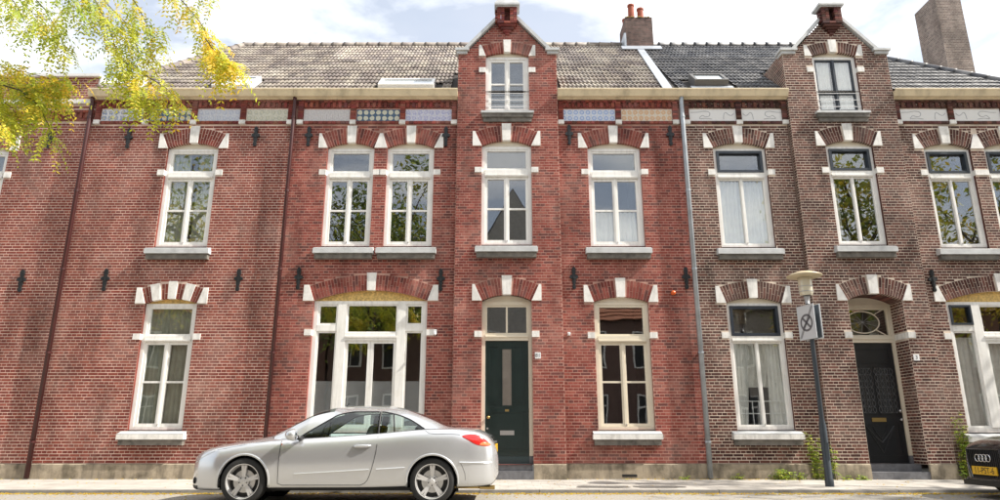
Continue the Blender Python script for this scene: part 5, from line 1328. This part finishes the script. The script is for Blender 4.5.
mb = MB(); mb.tube([(CX + 1.45, CY - .885, .80), (CX + 1.45, CY - .887, .83)], .007, 6); mb.build('side_repeater', M['tail_orange'], car)
mb = MB(); mb.lathe([(.001, -.002), (.062, -.002), (.065, .004)], (CX + 3.98, CY + sy(3.98, .82) + .001, .82), 'y', 20); mb.build('fuel_flap', M['silver'], car)
mb = MB(); mb.box(CX + .9, CX + 3.7, CY - .55, CY + .55, .17, .21); mb.build('exhaust_tunnel', M['black'], car)
mb = MB(); mb.tube([(CX + 2.12, CY, 1.355), (CX + 2.18, CY, 1.42)], .006, 5); mb.build('aerial', M['black'], car)

# --- black saloon
BXX, BY = 7.44, -3.42
bc = thing('parked_car', (BXX + 2.3, BY, 0), 'black saloon with a vertical-slat grille and yellow front plate', 'car', 'cars parked along the kerb')
BP = dict(L=4.7,
          W=spl((0, .40), (.06, .52), (.13, .62), (.27, .79), (.5, .875), (1.0, .90), (2.5, .905), (3.8, .90), (4.3, .84), (4.6, .72), (4.7, .58)),
          zb=spl((0, .26), (.05, .20), (.2, .17), (.6, .17), (1.3, .19), (3.6, .2), (4.5, .24), (4.7, .36)),
          zs=spl((0, .66), (.05, .73), (.2, .785), (.5, .85), (1.0, .91), (1.6, .945), (2.8, .97), (3.8, .98), (4.4, .93), (4.65, .80), (4.7, .66)),
          zt=spl((0, .72), (.05, .785), (.2, .86), (.5, .935), (1.0, 1.0), (1.35, 1.03), (1.6, .95), (2.8, .985), (3.8, 1.03), (4.4, .98), (4.65, .84), (4.7, .70)))
BHEAD = [(.10, .56), (.14, .68), (.45, .76), (.62, .77), (.5, .66), (.25, .58)]
def bf(s, y, z, j, sg, rg):
    if j >= 36 and 1.45 < s < 3.6: return 'interior'
    if 8 < j < 37 and in_poly(s, z, BHEAD): return 'head%d' % sg
    if j < 8: return 'floor'
    return 'body'
bw = [(.92, .325), (3.72, .325)]
bparts, bsy = car_body(bc, BXX, BY, BP, None, bf, bw, .365, .03)
emit(bparts, 'body', 'body', M['carblack'], bc, BXX, BY); emit(bparts, 'interior', 'interior', M['carint'], bc, BXX, BY); emit(bparts, 'floor', 'underbody', M['black'], bc, BXX, BY)
for sg in (-1, 1):
    emit(bparts, 'head%d' % sg, 'headlight', M['lamp_clear'], bc, BXX, BY)
    for sw, zw in bw: wheel(bc, BXX + sw, BY + sg * .77, sg, .325)
BT = spl((1.3, .93), (1.75, .96), (2.2, 1.26), (2.6, 1.33), (3.1, 1.31), (3.5, 1.15), (3.75, 1.0)); BR_ = spl((1.3, .99), (1.75, 1.22), (2.2, 1.40), (2.6, 1.435), (3.1, 1.42), (3.5, 1.28), (3.95, 1.04)); BTy = spl((1.3, .74), (1.8, .75), (2.2, .65), (2.8, .62), (3.3, .66), (3.9, .76))
gr_, gg = MB(), MB(); N = 40; ss_ = [1.32 + 2.55 * i / N for i in range(N + 1)]
def tq(s, v, sg): t = max(BT(s), BP['zs'](s) - .01); r = max(BR_(s), t + .01); return (BXX + s, BY + sg * BTy(s) * (1 - v), t + (r - t) * (1 - (1 - v) ** 2.1))
for sg in (-1, 1):
    for i in range(N):
        for j in range(8):
            s = (ss_[i] + ss_[i + 1]) / 2; glassy = (s < 2.15 or s > 3.3) and j > 0
            (gg if glassy else gr_).face([tq(ss_[i], j / 8, sg), tq(ss_[i + 1], j / 8, sg), tq(ss_[i + 1], (j + 1) / 8, sg), tq(ss_[i], (j + 1) / 8, sg)])
        s0, s1 = ss_[i], ss_[i + 1]
        if 1.8 < s0 < 3.6:
            q = lambda s, w: (BXX + s, BY + sg * (BP['W'](s) * .86 + (BTy(s) - BP['W'](s) * .86) * w), BP['zs'](s) - .01 + (max(BT(s), BP['zs'](s)) - BP['zs'](s) + .01) * w)
            gg.face([q(s0, 0), q(s1, 0), q(s1, 1), q(s0, 1)])
welded(gr_, 'roof', M['carblack'], bc); welded(gg, 'car_windows', M['glass_car'], bc)
GX = BXX - .012                                               # front plane of the grille
grl = [(-.30, .30), (.30, .30), (.37, .52), (.36, .735), (-.36, .735), (-.37, .52)]
mb = MB(); n = len(grl)
mb.prism([(a, b) for a, b in grl], 0, .03, T=lambda x, y, z: (GX + y, BY - x, z)); g = mb.build('grille', M['black'], bc)
mb = MB(); pts = [(GX - .006, BY - a, b) for a, b in grl]; mb.tube(pts + [pts[0]], .013, 6); mb.build('grille_surround', mat('dark_chrome', (.10, .10, .11), .25, metal=.8), g)
for k in range(17):
    yy = -.33 + k * .66 / 16; mb = MB(); mb.box(GX - .012, GX - .001, BY + yy - .006, BY + yy + .006, .32 if abs(yy) < .29 else .46, .725); mb.build('grille_slat', mat('slat', (.05, .052, .056), .3, metal=.6) if k == 0 else bpy.data.materials['slat'], g)
em = MB()
for k in range(4):
    yc_ = BY + (k - 1.5) * .078
    em.tube([(GX - .02, yc_ + .052 * math.cos(a), .60 + .052 * math.sin(a)) for a in [q / 24 * 6.2832 for q in range(25)]], .008, 6)
em.build('ring_emblem', M['chrome'], g, smooth=True)
mb = MB(); mb.box(GX - .03, GX - .013, BY - .27, BY + .27, .355, .475); pl_ = mb.build('licence_plate', M['plate'], bc)
text('11-PST-6', .128, (GX - .0312, BY, .413), pl_, M['black'], 'plate_lettering', rot=(math.pi / 2, 0, -math.pi / 2), sx=.92)
mb = MB(); mb.box(GX - .028, GX + .03, BY - .52, BY + .52, .19, .265); mb.build('bumper_lip', M['black'], bc)
mb = MB(); mb.tube([(BXX + .004, BY + .47, .285), (BXX - .02, BY + .3, .28), (BXX - .028, BY, .28), (BXX - .02, BY - .3, .28), (BXX + .004, BY - .47, .285)], .02, 8); mb.build('bumper_crease', M['carblack'], bc, smooth=True)

# ------------------------------------------------------------------ street lamp with zone signs
LX, LY = 5.83, -1.66; lz = pav_z(LY)
lamp = thing('street_lamp', (LX, LY, lz), 'dark street lamp post with cream saucer-capped lantern by the kerb', 'street lamp')
mb = MB(); mb.lathe([(.075, -.02), (.075, .12), (.064, .14), (.064, 1.02), (.05, 1.12), (.042, 1.18), (.038, 3.28)], (LX, LY, lz), n=20); mb.build('post', M['pole'], lamp, smooth=True)
mb = MB(); mb.box(LX - .03, LX + .03, LY - .068, LY - .05, lz + .45, lz + .75); mb.build('hatch', M['pole'], lamp)
mb = MB(); mb.lathe([(.042, 3.27), (.048, 3.36), (.058, 3.40), (.06, 3.435)], (LX, LY, lz), n=20, caps=True); mb.build('collar', M['pole_grey'], lamp, smooth=True)
mb = MB(); mb.lathe([(.098, 3.43), (.116, 3.44), (.124, 3.50), (.128, 3.70), (.126, 3.79)], (LX, LY, lz), n=28, caps=True); mb.build('lantern', M['lampglass'], lamp, smooth=True)
mb = MB()
for z in (3.50, 3.60): mb.lathe([(.131, z), (.131, z + .012)], (LX, LY, lz), n=28)
mb.build('lantern_band', M['pole_grey'], lamp)
mb = MB(); mb.lathe([(.12, 3.785), (.318, 3.80), (.322, 3.815), (.25, 3.855), (.14, 3.89), (.06, 3.905), (.001, 3.91)], (LX, LY, lz), n=36); mb.build('saucer_cap', M['saucer'], lamp, smooth=True)
dvec = Vector((.27, -.963, 0)).normalized(); nvec = Vector((-dvec.y, dvec.x, 0)) * -1
if nvec.x > 0: nvec = -nvec
def zone_sign(off, face, label, mark):
    c0 = Vector((LX, LY, 2.98)) + nvec * off + dvec * .0
    def P(u, v, n): return c0 + dvec * u + nvec * n + Vector((0, 0, v))
    s = thing('zone_sign', tuple(c0), label, 'sign', 'signs on the lamp post')
    hw, hh = .215, .315
    mb = MB(); mb.hexa([P(-hw, -hh, -.004), P(hw, -hh, -.004), P(hw, -hh, .004), P(-hw, -hh, .004), P(-hw, hh, -.004), P(hw, hh, -.004), P(hw, hh, .004), P(-hw, hh, .004)])
    pl = mb.build('sign_plate', M['sign'] if face > 0 else mat('sign_back', (.10, .12, .14), .45, metal=.3), s)
    mb = MB(); r = [P(-hw, -hh, 0), P(hw, -hh, 0), P(hw, hh, 0), P(-hw, hh, 0)]; mb.tube(r + [r[0], r[1]], .013, 6); mb.build('sign_rim', M['sign'], pl)
    mb = MB(); k = -1 if off > 0 else 1
    for v in (-.18, .18): mb.hexa([P(-.05, v - .015, k * .005), P(.05, v - .015, k * .005), P(.05, v - .015, k * abs(off)), P(-.05, v - .015, k * abs(off)), P(-.05, v + .015, k * .005), P(.05, v + .015, k * .005), P(.05, v + .015, k * abs(off)), P(-.05, v + .015, k * abs(off))])
    mb.build('sign_clamp', M['pole_grey'], pl)
    if mark:
        e = MB(); n = 36
        for ro, ri in ((.165, .125), (.10, .0)):
            if ri:
                for q in range(n):
                    a, b = q / n * 6.2832, (q + 1) / n * 6.2832
                    e.face([P(ro * math.cos(a), ro * math.sin(a) - .01, .0055), P(ro * math.cos(b), ro * math.sin(b) - .01, .0055), P(ri * math.cos(b), ri * math.sin(b) - .01, .0055), P(ri * math.cos(a), ri * math.sin(a) - .01, .0055)])
        for sg in (-1, 1):
            d, w = .10, .016
            e.face([P(-d - w, -sg * d + sg * w - .01, .0055), P(-d + w, -sg * d - sg * w - .01, .0055), P(d + w, sg * d - sg * w - .01, .0055), P(d - w, sg * d + sg * w - .01, .0055)])
        e.build('sign_symbol', mat('symbol_grey', (.13, .13, .14), .4), pl)
        e = MB()
        for q in range(3):
            o_ = (q - 1) * .022; e.face([P(-.2 + o_, -.29, .007), P(-.192 + o_, -.29, .007), P(.2 + o_, .29, .007), P(.192 + o_, .29, .007)])
        e.build('sign_stripe', M['sign_grey'], pl)
zone_sign(.07, 1, 'white zone plate with struck-out ring symbol on the lamp post', True)
zone_sign(-.07, -1, 'dark back of the plate mounted behind the struck-out zone plate', False)

# ------------------------------------------------------------------ vegetation
def leaves(sprays, pal, n=7, ll=.045, lw=.017, droop=.5, jit=.25):
    """pinnate leaves: paired leaflets along a drooping stalk; returns verts, quads, colours"""
    V, C = [], []
    for p, d, L_, ci in sprays:
        p = Vector(p); d = Vector(d).normalized()
        side = d.cross(Vector((0, 0, 1))); side = side.normalized() if side.length > .05 else Vector((1, 0, 0))
        base = pal[ci]
        for k in range(n):
            t = (k + .6) / n; pos = p + d * (L_ * t) + Vector((0, 0, -droop * L_ * t * t))
            dd = (d + Vector((0, 0, -2 * droop * t))).normalized(); up = side.cross(dd).normalized()
            for sg in (-1, 1):
                j = random.uniform; ld = (side * sg * (.9 + j(-jit, jit)) + dd * (.45 + j(-jit, jit)) + Vector((0, 0, -.35 + j(-jit, jit)))).normalized()
                wv = ld.cross(up + Vector((j(-.5, .5), j(-.5, .5), j(-.3, .3)))); wv = wv.normalized() if wv.length > .01 else dd
                l_, w_ = ll * j(.75, 1.2), lw * j(.8, 1.2) / 2 * 1.0
                a = pos; b = pos + ld * l_ * .5 + wv * w_; c = pos + ld * l_; e = pos + ld * l_ * .5 - wv * w_
                V += [a, b, c, e]; f = j(.75, 1.25); C += [(base[0] * f, base[1] * f * j(.92, 1.08), base[2] * f)] * 4
    return V, C
def leafobj(name, V, C, parent, m, kind=None):
    o0 = wloc(parent); A_ = np.array([tuple(v) for v in V], np.float32) - np.array(o0, np.float32); n = len(A_) // 4
    me = bpy.data.meshes.new(name); me.vertices.add(len(A_)); me.vertices.foreach_set('co', A_.ravel()); me.loops.add(len(A_)); me.loops.foreach_set('vertex_index', np.arange(len(A_), dtype=np.int32))
    me.polygons.add(n); me.polygons.foreach_set('loop_start', np.arange(0, len(A_), 4, dtype=np.int32)); me.polygons.foreach_set('use_smooth', np.zeros(n, bool)); me.update(calc_edges=True)
    ca = me.color_attributes.new('Col', 'FLOAT_COLOR', 'POINT'); a = np.ones((len(A_), 4), np.float32); a[:, :3] = np.array(C); ca.data.foreach_set('color', a.ravel())
    o = link(name, me, m, parent)
    if kind: o['kind'] = kind
    return o
LP = [(.46, .52, .05), (.60, .60, .06), (.34, .43, .05), (.74, .60, .05), (.82, .56, .04), (.25, .34, .05)]
def rnd(a, b): return random.uniform(a, b)
tree = thing('locust_tree', (-8.6, -8.6, 0), 'honey locust tree with yellowing feathery leaves hanging before the parapet house', 'tree')
mb = MB(); T0 = Vector((-8.6, -8.6, 0)); trunk_pts = [T0 + Vector((0, 0, -.05)), T0 + Vector((.05, .03, 1.2)), T0 + Vector((.1, 0, 2.8)), T0 + Vector((.25, .1, 4.5)), T0 + Vector((.5, .2, 6.5)), T0 + Vector((.6, .3, 8.6))]
mb.tube(trunk_pts, [.24, .18, .16, .13, .09, .03], 10); tr_ = mb.build('trunk', M['bark'], tree, smooth=True)
limb = MB(); SP = []
def strand(pts_px, n, dens, spread, pal, L_=(.16, .30), d0=6.4, d1=6.0, hang=.5):
    """a twig through photo pixels at a chosen distance, set with leaves"""
    P = [pix(x, y, d0 + (d1 - d0) * i / max(1, len(pts_px) - 1)) for i, (x, y) in enumerate(pts_px)]
    limb.tube(P, [.007 - .005 * i / max(1, len(P) - 1) for i in range(len(P))], 5)
    for k in range(int(n * 1.7)):
        t = random.random() ** .8 * (len(P) - 1); i = min(int(t), len(P) - 2); q = P[i].lerp(P[i + 1], t - i)
        q = q + Vector((rnd(-1, 1), rnd(-1, 1), rnd(-1, .7))) * spread
        ax = (P[i + 1] - P[i]).normalized(); d = ax * .5 + Vector((rnd(-1, 1), rnd(-1, 1), rnd(-hang - .5, .25)))
        SP.append((q, d, rnd(*L_), random.choice(pal)))
    return P[0]
G1 = [0, 0, 1, 1, 2, 3]; G2 = [0, 1, 2, 2, 5, 0]; G3 = [1, 3, 4, 0, 1]; G4 = [3, 1, 4, 1]
starts = []
starts.append(strand([(-25, -30), (15, -5), (35, 15), (48, 32)], 44, 1, .16, G2, d0=6.9, d1=6.6))
starts.append(strand([(0, -20), (20, 12), (26, 26)], 22, 1, .10, G1))
starts.append(strand([(15, -25), (45, 10), (60, 35), (68, 57)], 34, 1, .09, G1, d0=6.7))
starts.append(strand([(40, -30), (60, -5), (80, 12)], 26, 1, .14, G2))
starts.append(strand([(60, -30), (95, 0), (110, 30), (120, 62)], 50, 1, .11, G1))
starts.append(strand([(80, -35), (108, 5), (128, 25), (140, 55), (133, 72)], 52, 1, .12, G1))
starts.append(strand([(105, -35), (135, 2), (150, 30), (153, 52)], 40, 1, .12, G1))
starts.append(strand([(120, 60), (128, 82), (140, 92), (152, 103)], 36, 1, .09, G1, d0=6.1, d1=6.0))
starts.append(strand([(118, 58), (150, 78), (166, 88), (176, 98)], 20, 1, .07, G3, d0=6.1, d1=6.0))
starts.append(strand([(150, -35), (183, 2), (200, 22), (210, 42), (222, 58), (236, 70)], 66, 1, .065, G3, d0=6.3, d1=5.9))
starts.append(strand([(205, 38), (218, 56), (232, 68)], 26, 1, .06, G4, d0=6.0, d1=5.9))
starts.append(strand([(175, -40), (205, -12), (208, 2)], 10, 1, .06, G1))
starts.append(strand([(-40, 45), (-5, 66), (25, 72), (55, 80), (68, 84)], 95, 1, .13, G3, d0=6.8, d1=6.4))
starts.append(strand([(-40, 60), (0, 82), (30, 90), (52, 94)], 80, 1, .13, G1, d0=6.6, d1=6.3))
starts.append(strand([(-40, 75), (-5, 95), (12, 108), (22, 124)], 46, 1, .11, G1, d0=6.5, d1=6.3))
starts.append(strand([(20, 90), (38, 105), (48, 124), (53, 140)], 20, 1, .05, G1, d0=6.3, d1=6.2))
starts.append(strand([(-30, 100), (-5, 115), (4, 130)], 20, 1, .08, G1, d0=6.4))
for q in [q for q in starts if q.z > 5.3 or q.x < -4.6]:                                               # limbs back to the trunk
    h = trunk_pts[3] if q.z < 5.2 else trunk_pts[4]; m_ = h.lerp(q, .55) + Vector((-.3, -.3, 2.6 if q.z > 5.2 else .3)); limb.tube([h, h.lerp(m_, .6) + Vector((0, 0, .4)), m_, q], [.04, .03, .016, .007], 6)
for k in range(900):                                           # the rest of the crown, outside the frame
    th = rnd(0, 6.283); rr = rnd(.3, 1) ** .6; c = Vector((-8.9 + 3.2 * rr * math.cos(th), -9.2 + 3.0 * rr * math.sin(th), 7.4 + 2.6 * rnd(-1, 1)))
    if c.x > -6.0 and c.y > -9.6: continue
    SP.append((c, (rnd(-1, 1), rnd(-1, 1), rnd(-.8, .3)), rnd(.25, .4), random.choice(G1)))
for k in range(14):
    th = k * .9; e = Vector((-8.9 + 2.6 * math.cos(th), -9.2 + 2.4 * math.sin(th), 7 + rnd(-1, 2)))
    if e.x > -6.6: continue
    limb.tube([trunk_pts[3 + k % 2], trunk_pts[4].lerp(e, .5), e], [.06, .035, .01], 6)
limb.build('limbs', M['bark'], tree, smooth=True)
V, C = leaves(SP, LP, n=8, ll=.048, lw=.019); leafobj('crown', V, C, tree, M['leaf'])

FP = [(.28, .32, .04), (.17, .23, .035), (.42, .38, .04), (.56, .42, .04), (.12, .17, .03)]
def street_tree(x, y, h, r, n, label, seed, pal=(0, 1, 2, 3, 4), name='street_tree', zc=None, trunk_r=.2):
    rs = random.Random(seed); t = thing(name, (x, y, 0), label, 'tree', 'street trees'); zc = zc or h * .62; rz = h - zc
    mb = MB(); mb.tube([(x, y, -.05), (x + .05, y, 1.5), (x, y + .05, zc - rz * .4), (x + .1, y, zc + rz * .5)], [trunk_r * 1.3, trunk_r, trunk_r * .8, trunk_r * .2], 10)
    ends = []
    for k in range(16):
        th = k * 2.4 + rs.uniform(-.4, .4); e = Vector((x + r * .75 * math.cos(th), y + r * .75 * math.sin(th), zc + rz * rs.uniform(-.6, .7))); b = Vector((x, y, zc - rz * .5 + k * rz * .05)); ends.append(e)
        mb.tube([b, b.lerp(e, .5) + Vector((0, 0, .2)), e], [trunk_r * .45, trunk_r * .25, .02], 6)
    mb.build('trunk', M['bark'], t, smooth=True)
    V, C = [], []; cl = [(e + Vector((rs.uniform(-1, 1), rs.uniform(-1, 1), rs.uniform(-1, 1))) * r * .3, rs.choice(pal)) for e in ends for _ in range(4)]
    for k in range(n):
        c, ci = rs.choice(cl); q = c + Vector((rs.gauss(0, 1), rs.gauss(0, 1), rs.gauss(0, .8))) * r * .16
        a = Vector((rs.uniform(-1, 1), rs.uniform(-1, 1), rs.uniform(-1, .4))).normalized(); b = a.cross(Vector((rs.uniform(-1, 1), rs.uniform(-1, 1), rs.uniform(-1, 1)))).normalized(); s = rs.uniform(.10, .18)
        V += [q, q + a * s + b * s * .45, q + a * s * 2, q + a * s - b * s * .45]; f = rs.uniform(.7, 1.3); col = FP[ci if rs.random() < .7 else rs.choice(pal)]; C += [tuple(v * f for v in col)] * 4
    leafobj('crown', V, C, t, M['leaf_far'])
street_tree(-15.8, -17.2, 16.5, 4.2, 7500, 'yellowing street tree across the road, facing the parapet house', 1, (0, 2, 3, 3, 1))
street_tree(-6.2, -17.6, 15.0, 3.7, 8500, 'dense green street tree across the road, facing the paired upper windows', 2, (0, 1, 1, 2, 4))
street_tree(17.5, -17.0, 16.0, 4.0, 7000, 'broad yellow-green street tree across the road, facing the black door', 3, (0, 2, 2, 3, 1))
street_tree(24.0, -17.4, 16.0, 3.8, 6000, 'yellow street tree across the road beyond the brown house', 4, (2, 3, 3, 0))
street_tree(19.5, -4.6, 15.5, 3.4, 2600, 'tall thin-crowned tree added out of view beyond the black saloon to dapple the facade', 5, (0, 1, 2), zc=10.5)  # unseen tree, added to break up the sunlight on the facade

def weed(pts, label, name='wall_weed', flower=None, sc=1.0):
    """pts: list of (x, y, z0, height)"""
    x, y, z0, _ = pts[0]; t = thing(name, (x, y, z0), label, 'plant', 'weeds along the foot of the wall')
    st = MB(); sp_ = []
    for x, y, z0, h in pts:
        lx, ly = rnd(-.12, .12), rnd(-.06, .02); P = [Vector((x, y, z0 - .01)), Vector((x + lx * h * .4, y + ly * h * .4, z0 + h * .5)), Vector((x + lx * h, y + ly * h, z0 + h))]
        st.tube(P, [.006, .004, .002], 5, col=(.2, .22, .05))
        for k in range(max(4, int(h * 26))):
            q = P[0].lerp(P[2], rnd(.05, 1)); sp_.append((q, (rnd(-1, 1), rnd(-1, .2), rnd(-.1, .6)), rnd(.05, .11) * sc, random.choice((0, 1, 2, 2, 5))))
    st.build('stems', M['leaf'], t, color=True)
    V, C = leaves(sp_, [(.40, .46, .06), (.50, .52, .08), (.28, .38, .05), (.6, .5, .08), (.5, .4, .08), (.2, .28, .05)], n=2, ll=.05 * sc, lw=.028 * sc, droop=.3); leafobj('foliage', V, C, t, M['leaf'])
pw = pav_z(-.1)
weed([(5.72 + rnd(-.28, .28), -.12 + rnd(-.08, .04), pw, rnd(.08, .26)) for _ in range(16)], 'low bright green weed clump at the wall behind the lamp post', sc=1.2)
weed([(6.28 + rnd(-.08, .08), -.10 + rnd(-.04, .03), pw, rnd(.5, .95)) for _ in range(7)], 'tall spindly weed growing beside the lamp post below the wall cable')
weed([(6.55 + rnd(-.12, .12), -.2 + rnd(-.03, .03), pw, rnd(.2, .6)) for _ in range(8)], 'pale leafy weed at the corner of the brown bay')
weed([(9.32 + rnd(-.16, .16), -.13 + rnd(-.05, .04), pw, rnd(.5, 1.35)) for _ in range(16)], 'tall pale green weed thicket against the wall behind the black saloon')
weed([(4.75 + rnd(-.1, .1), -.1, pw, rnd(.04, .1)) for _ in range(6)], 'tiny weed tuft at the wall near the zinc downpipe')
weed([(7.15 + rnd(-.3, .2), -.2, pw, rnd(.03, .09)) for _ in range(8)], 'sparse weed tufts at the brown bay beside the door step')
weed([(3.70 + rnd(-.06, .06), -.1, pw, rnd(.04, .09)) for _ in range(4)], 'tiny weed tuft at the red brick wall by the zinc downpipe')
# fallen leaves along the gutter and the foot of the wall
V, C = [], []
def litter(n, fx, fy, fz):
    for _ in range(n):
        x = fx(); y = fy(x); z = fz(y) + .004; a = rnd(0, 6.283); l_, w_ = rnd(.018, .035), rnd(.008, .014); ca, sa = math.cos(a), math.sin(a); t = rnd(0, .012)
        V.extend([(x - ca * l_, y - sa * l_, z), (x - sa * w_, y + ca * w_, z + t), (x + ca * l_, y + sa * l_, z + rnd(0, .01)), (x + sa * w_, y - ca * w_, z)])
        c = random.choice(((.62, .40, .03), (.70, .48, .05), (.5, .30, .03), (.55, .46, .06))); C.extend([c] * 4)
litter(5200, lambda: rnd(-11, 11), lambda x: KERB_Y - .02 - abs(random.gauss(0, .13)), lambda y: 0)
litter(500, lambda: rnd(-11, 11), lambda x: rnd(-4.5, KERB_Y), lambda y: 0)
litter(420, lambda: random.choice((rnd(-10, 10), rnd(2.5, 7))), lambda x: -.06 - abs(random.gauss(0, .07)), pav_z)
litter(120, lambda: rnd(-10, 10), lambda x: rnd(-2.2, -.1), pav_z)
lo = leafobj('fallen_leaves', V, C, None, M['leaf']); tag(lo, 'small yellow leaves fallen along the gutter and wall foot', 'leaves', kind='stuff')

# ------------------------------------------------------------------ houses across the road (seen in the window panes)
def far_house(x0, x1, yf, zw, zr, wallc, roofc, label, gable=False):
    h = thing('gabled_house' if gable else 'town_house', ((x0 + x1) / 2, yf - 4, 0), label, 'house', 'houses across the road')
    wm = mat('far_wall', wallc, .9, var=.18, vscale=8); rm = mat('far_roof', roofc, .8, var=.3, vscale=14)
    mb = MB(); mb.box(x0, x1, yf - 8, yf, 0, zw); mb.build('wall', wm, h)
    c = (x0 + x1) / 2
    mb = MB()
    if gable:
        mb.prism([(x0 - .2, zw), (x1 + .2, zw), (c, zr)], yf - 8.2, yf - .25); g = mb.build('roof', rm, h)
        mb = MB(); mb.prism([(x0, zw - .01), (x1, zw - .01), (c, zr - .15)], yf - .24, yf - .004); mb.build('gable_wall', wm, h)
    else:
        mb.hexa([(x0, yf - 8.2, zw), (x1, yf - 8.2, zw), (x1, yf + .25, zw), (x0, yf + .25, zw), (x0, yf - 4.1, zr), (x1, yf - 4.1, zr), (x1, yf - 3.9, zr), (x0, yf - 3.9, zr)]); g = mb.build('roof', rm, h)
        for k in range(12):
            z = zw + (zr - zw) * k / 12; y = yf + .25 - 4.15 * k / 12; b = MB(); b.box(x0, x1, y - .33, y + .03, z + .0, z + .045); b.build('tile_course', rm, g)
    n = max(1, int((x1 - x0) / 2.2)); w = (x1 - x0) / n
    for fl in range(int(zw // 3.2)):
        for k in range(n):
            cx = x0 + w * (k + .5); z0 = 1.0 + fl * 3.3
            f = MB(); bars(f, cx - .55, cx + .55, z0, z0 + 1.9, .09, yf - .002, yf + .06); f.box(cx - .03, cx + .03, yf, yf + .05, z0 + .09, z0 + 1.81); f.box(cx - .46, cx + .46, yf + .001, yf + .049, z0 + 1.25, z0 + 1.32); wd = f.build('window', M['frame'], h)
            b = MB(); b.box(cx - .46, cx + .46, yf + .004, yf + .02, z0 + .09, z0 + 1.81); b.build('pane', M['far_pane'], wd)
M['far_pane'] = mat('far_pane', (.03, .035, .04), .08, spec=.8)
far_house(-34, -20, -21.5, 7.5, 11.5, (.25, .12, .09), (.30, .10, .05), 'long red house across the road beyond the yellowing tree')
far_house(-19.8, -9.2, -21.5, 7.2, 11.2, (.20, .11, .085), (.34, .12, .06), 'brown house across the road behind the yellowing street tree')
far_house(-9, -2.2, -21.2, 9.0, 12.6, (.16, .10, .08), (.05, .05, .055), 'dark brick house across the road behind the dense green tree')
far_house(-2, 3.6, -21.0, 9.2, 14.2, (.42, .40, .37), (.10, .09, .085), 'pale grey gabled house across the road facing the green door', True)
far_house(3.8, 11.5, -21.4, 6.8, 10.2, (.15, .09, .075), (.33, .13, .07), 'low brick house with orange roof across the road, facing the zinc downpipe')
far_house(11.7, 22, -21.5, 7.4, 11.8, (.40, .36, .32), (.34, .12, .06), 'pale house with orange roof across the road behind the broad tree')
far_house(22.2, 38, -21.5, 7.4, 11.4, (.22, .12, .09), (.26, .10, .06), 'red house across the road beyond the broad tree')
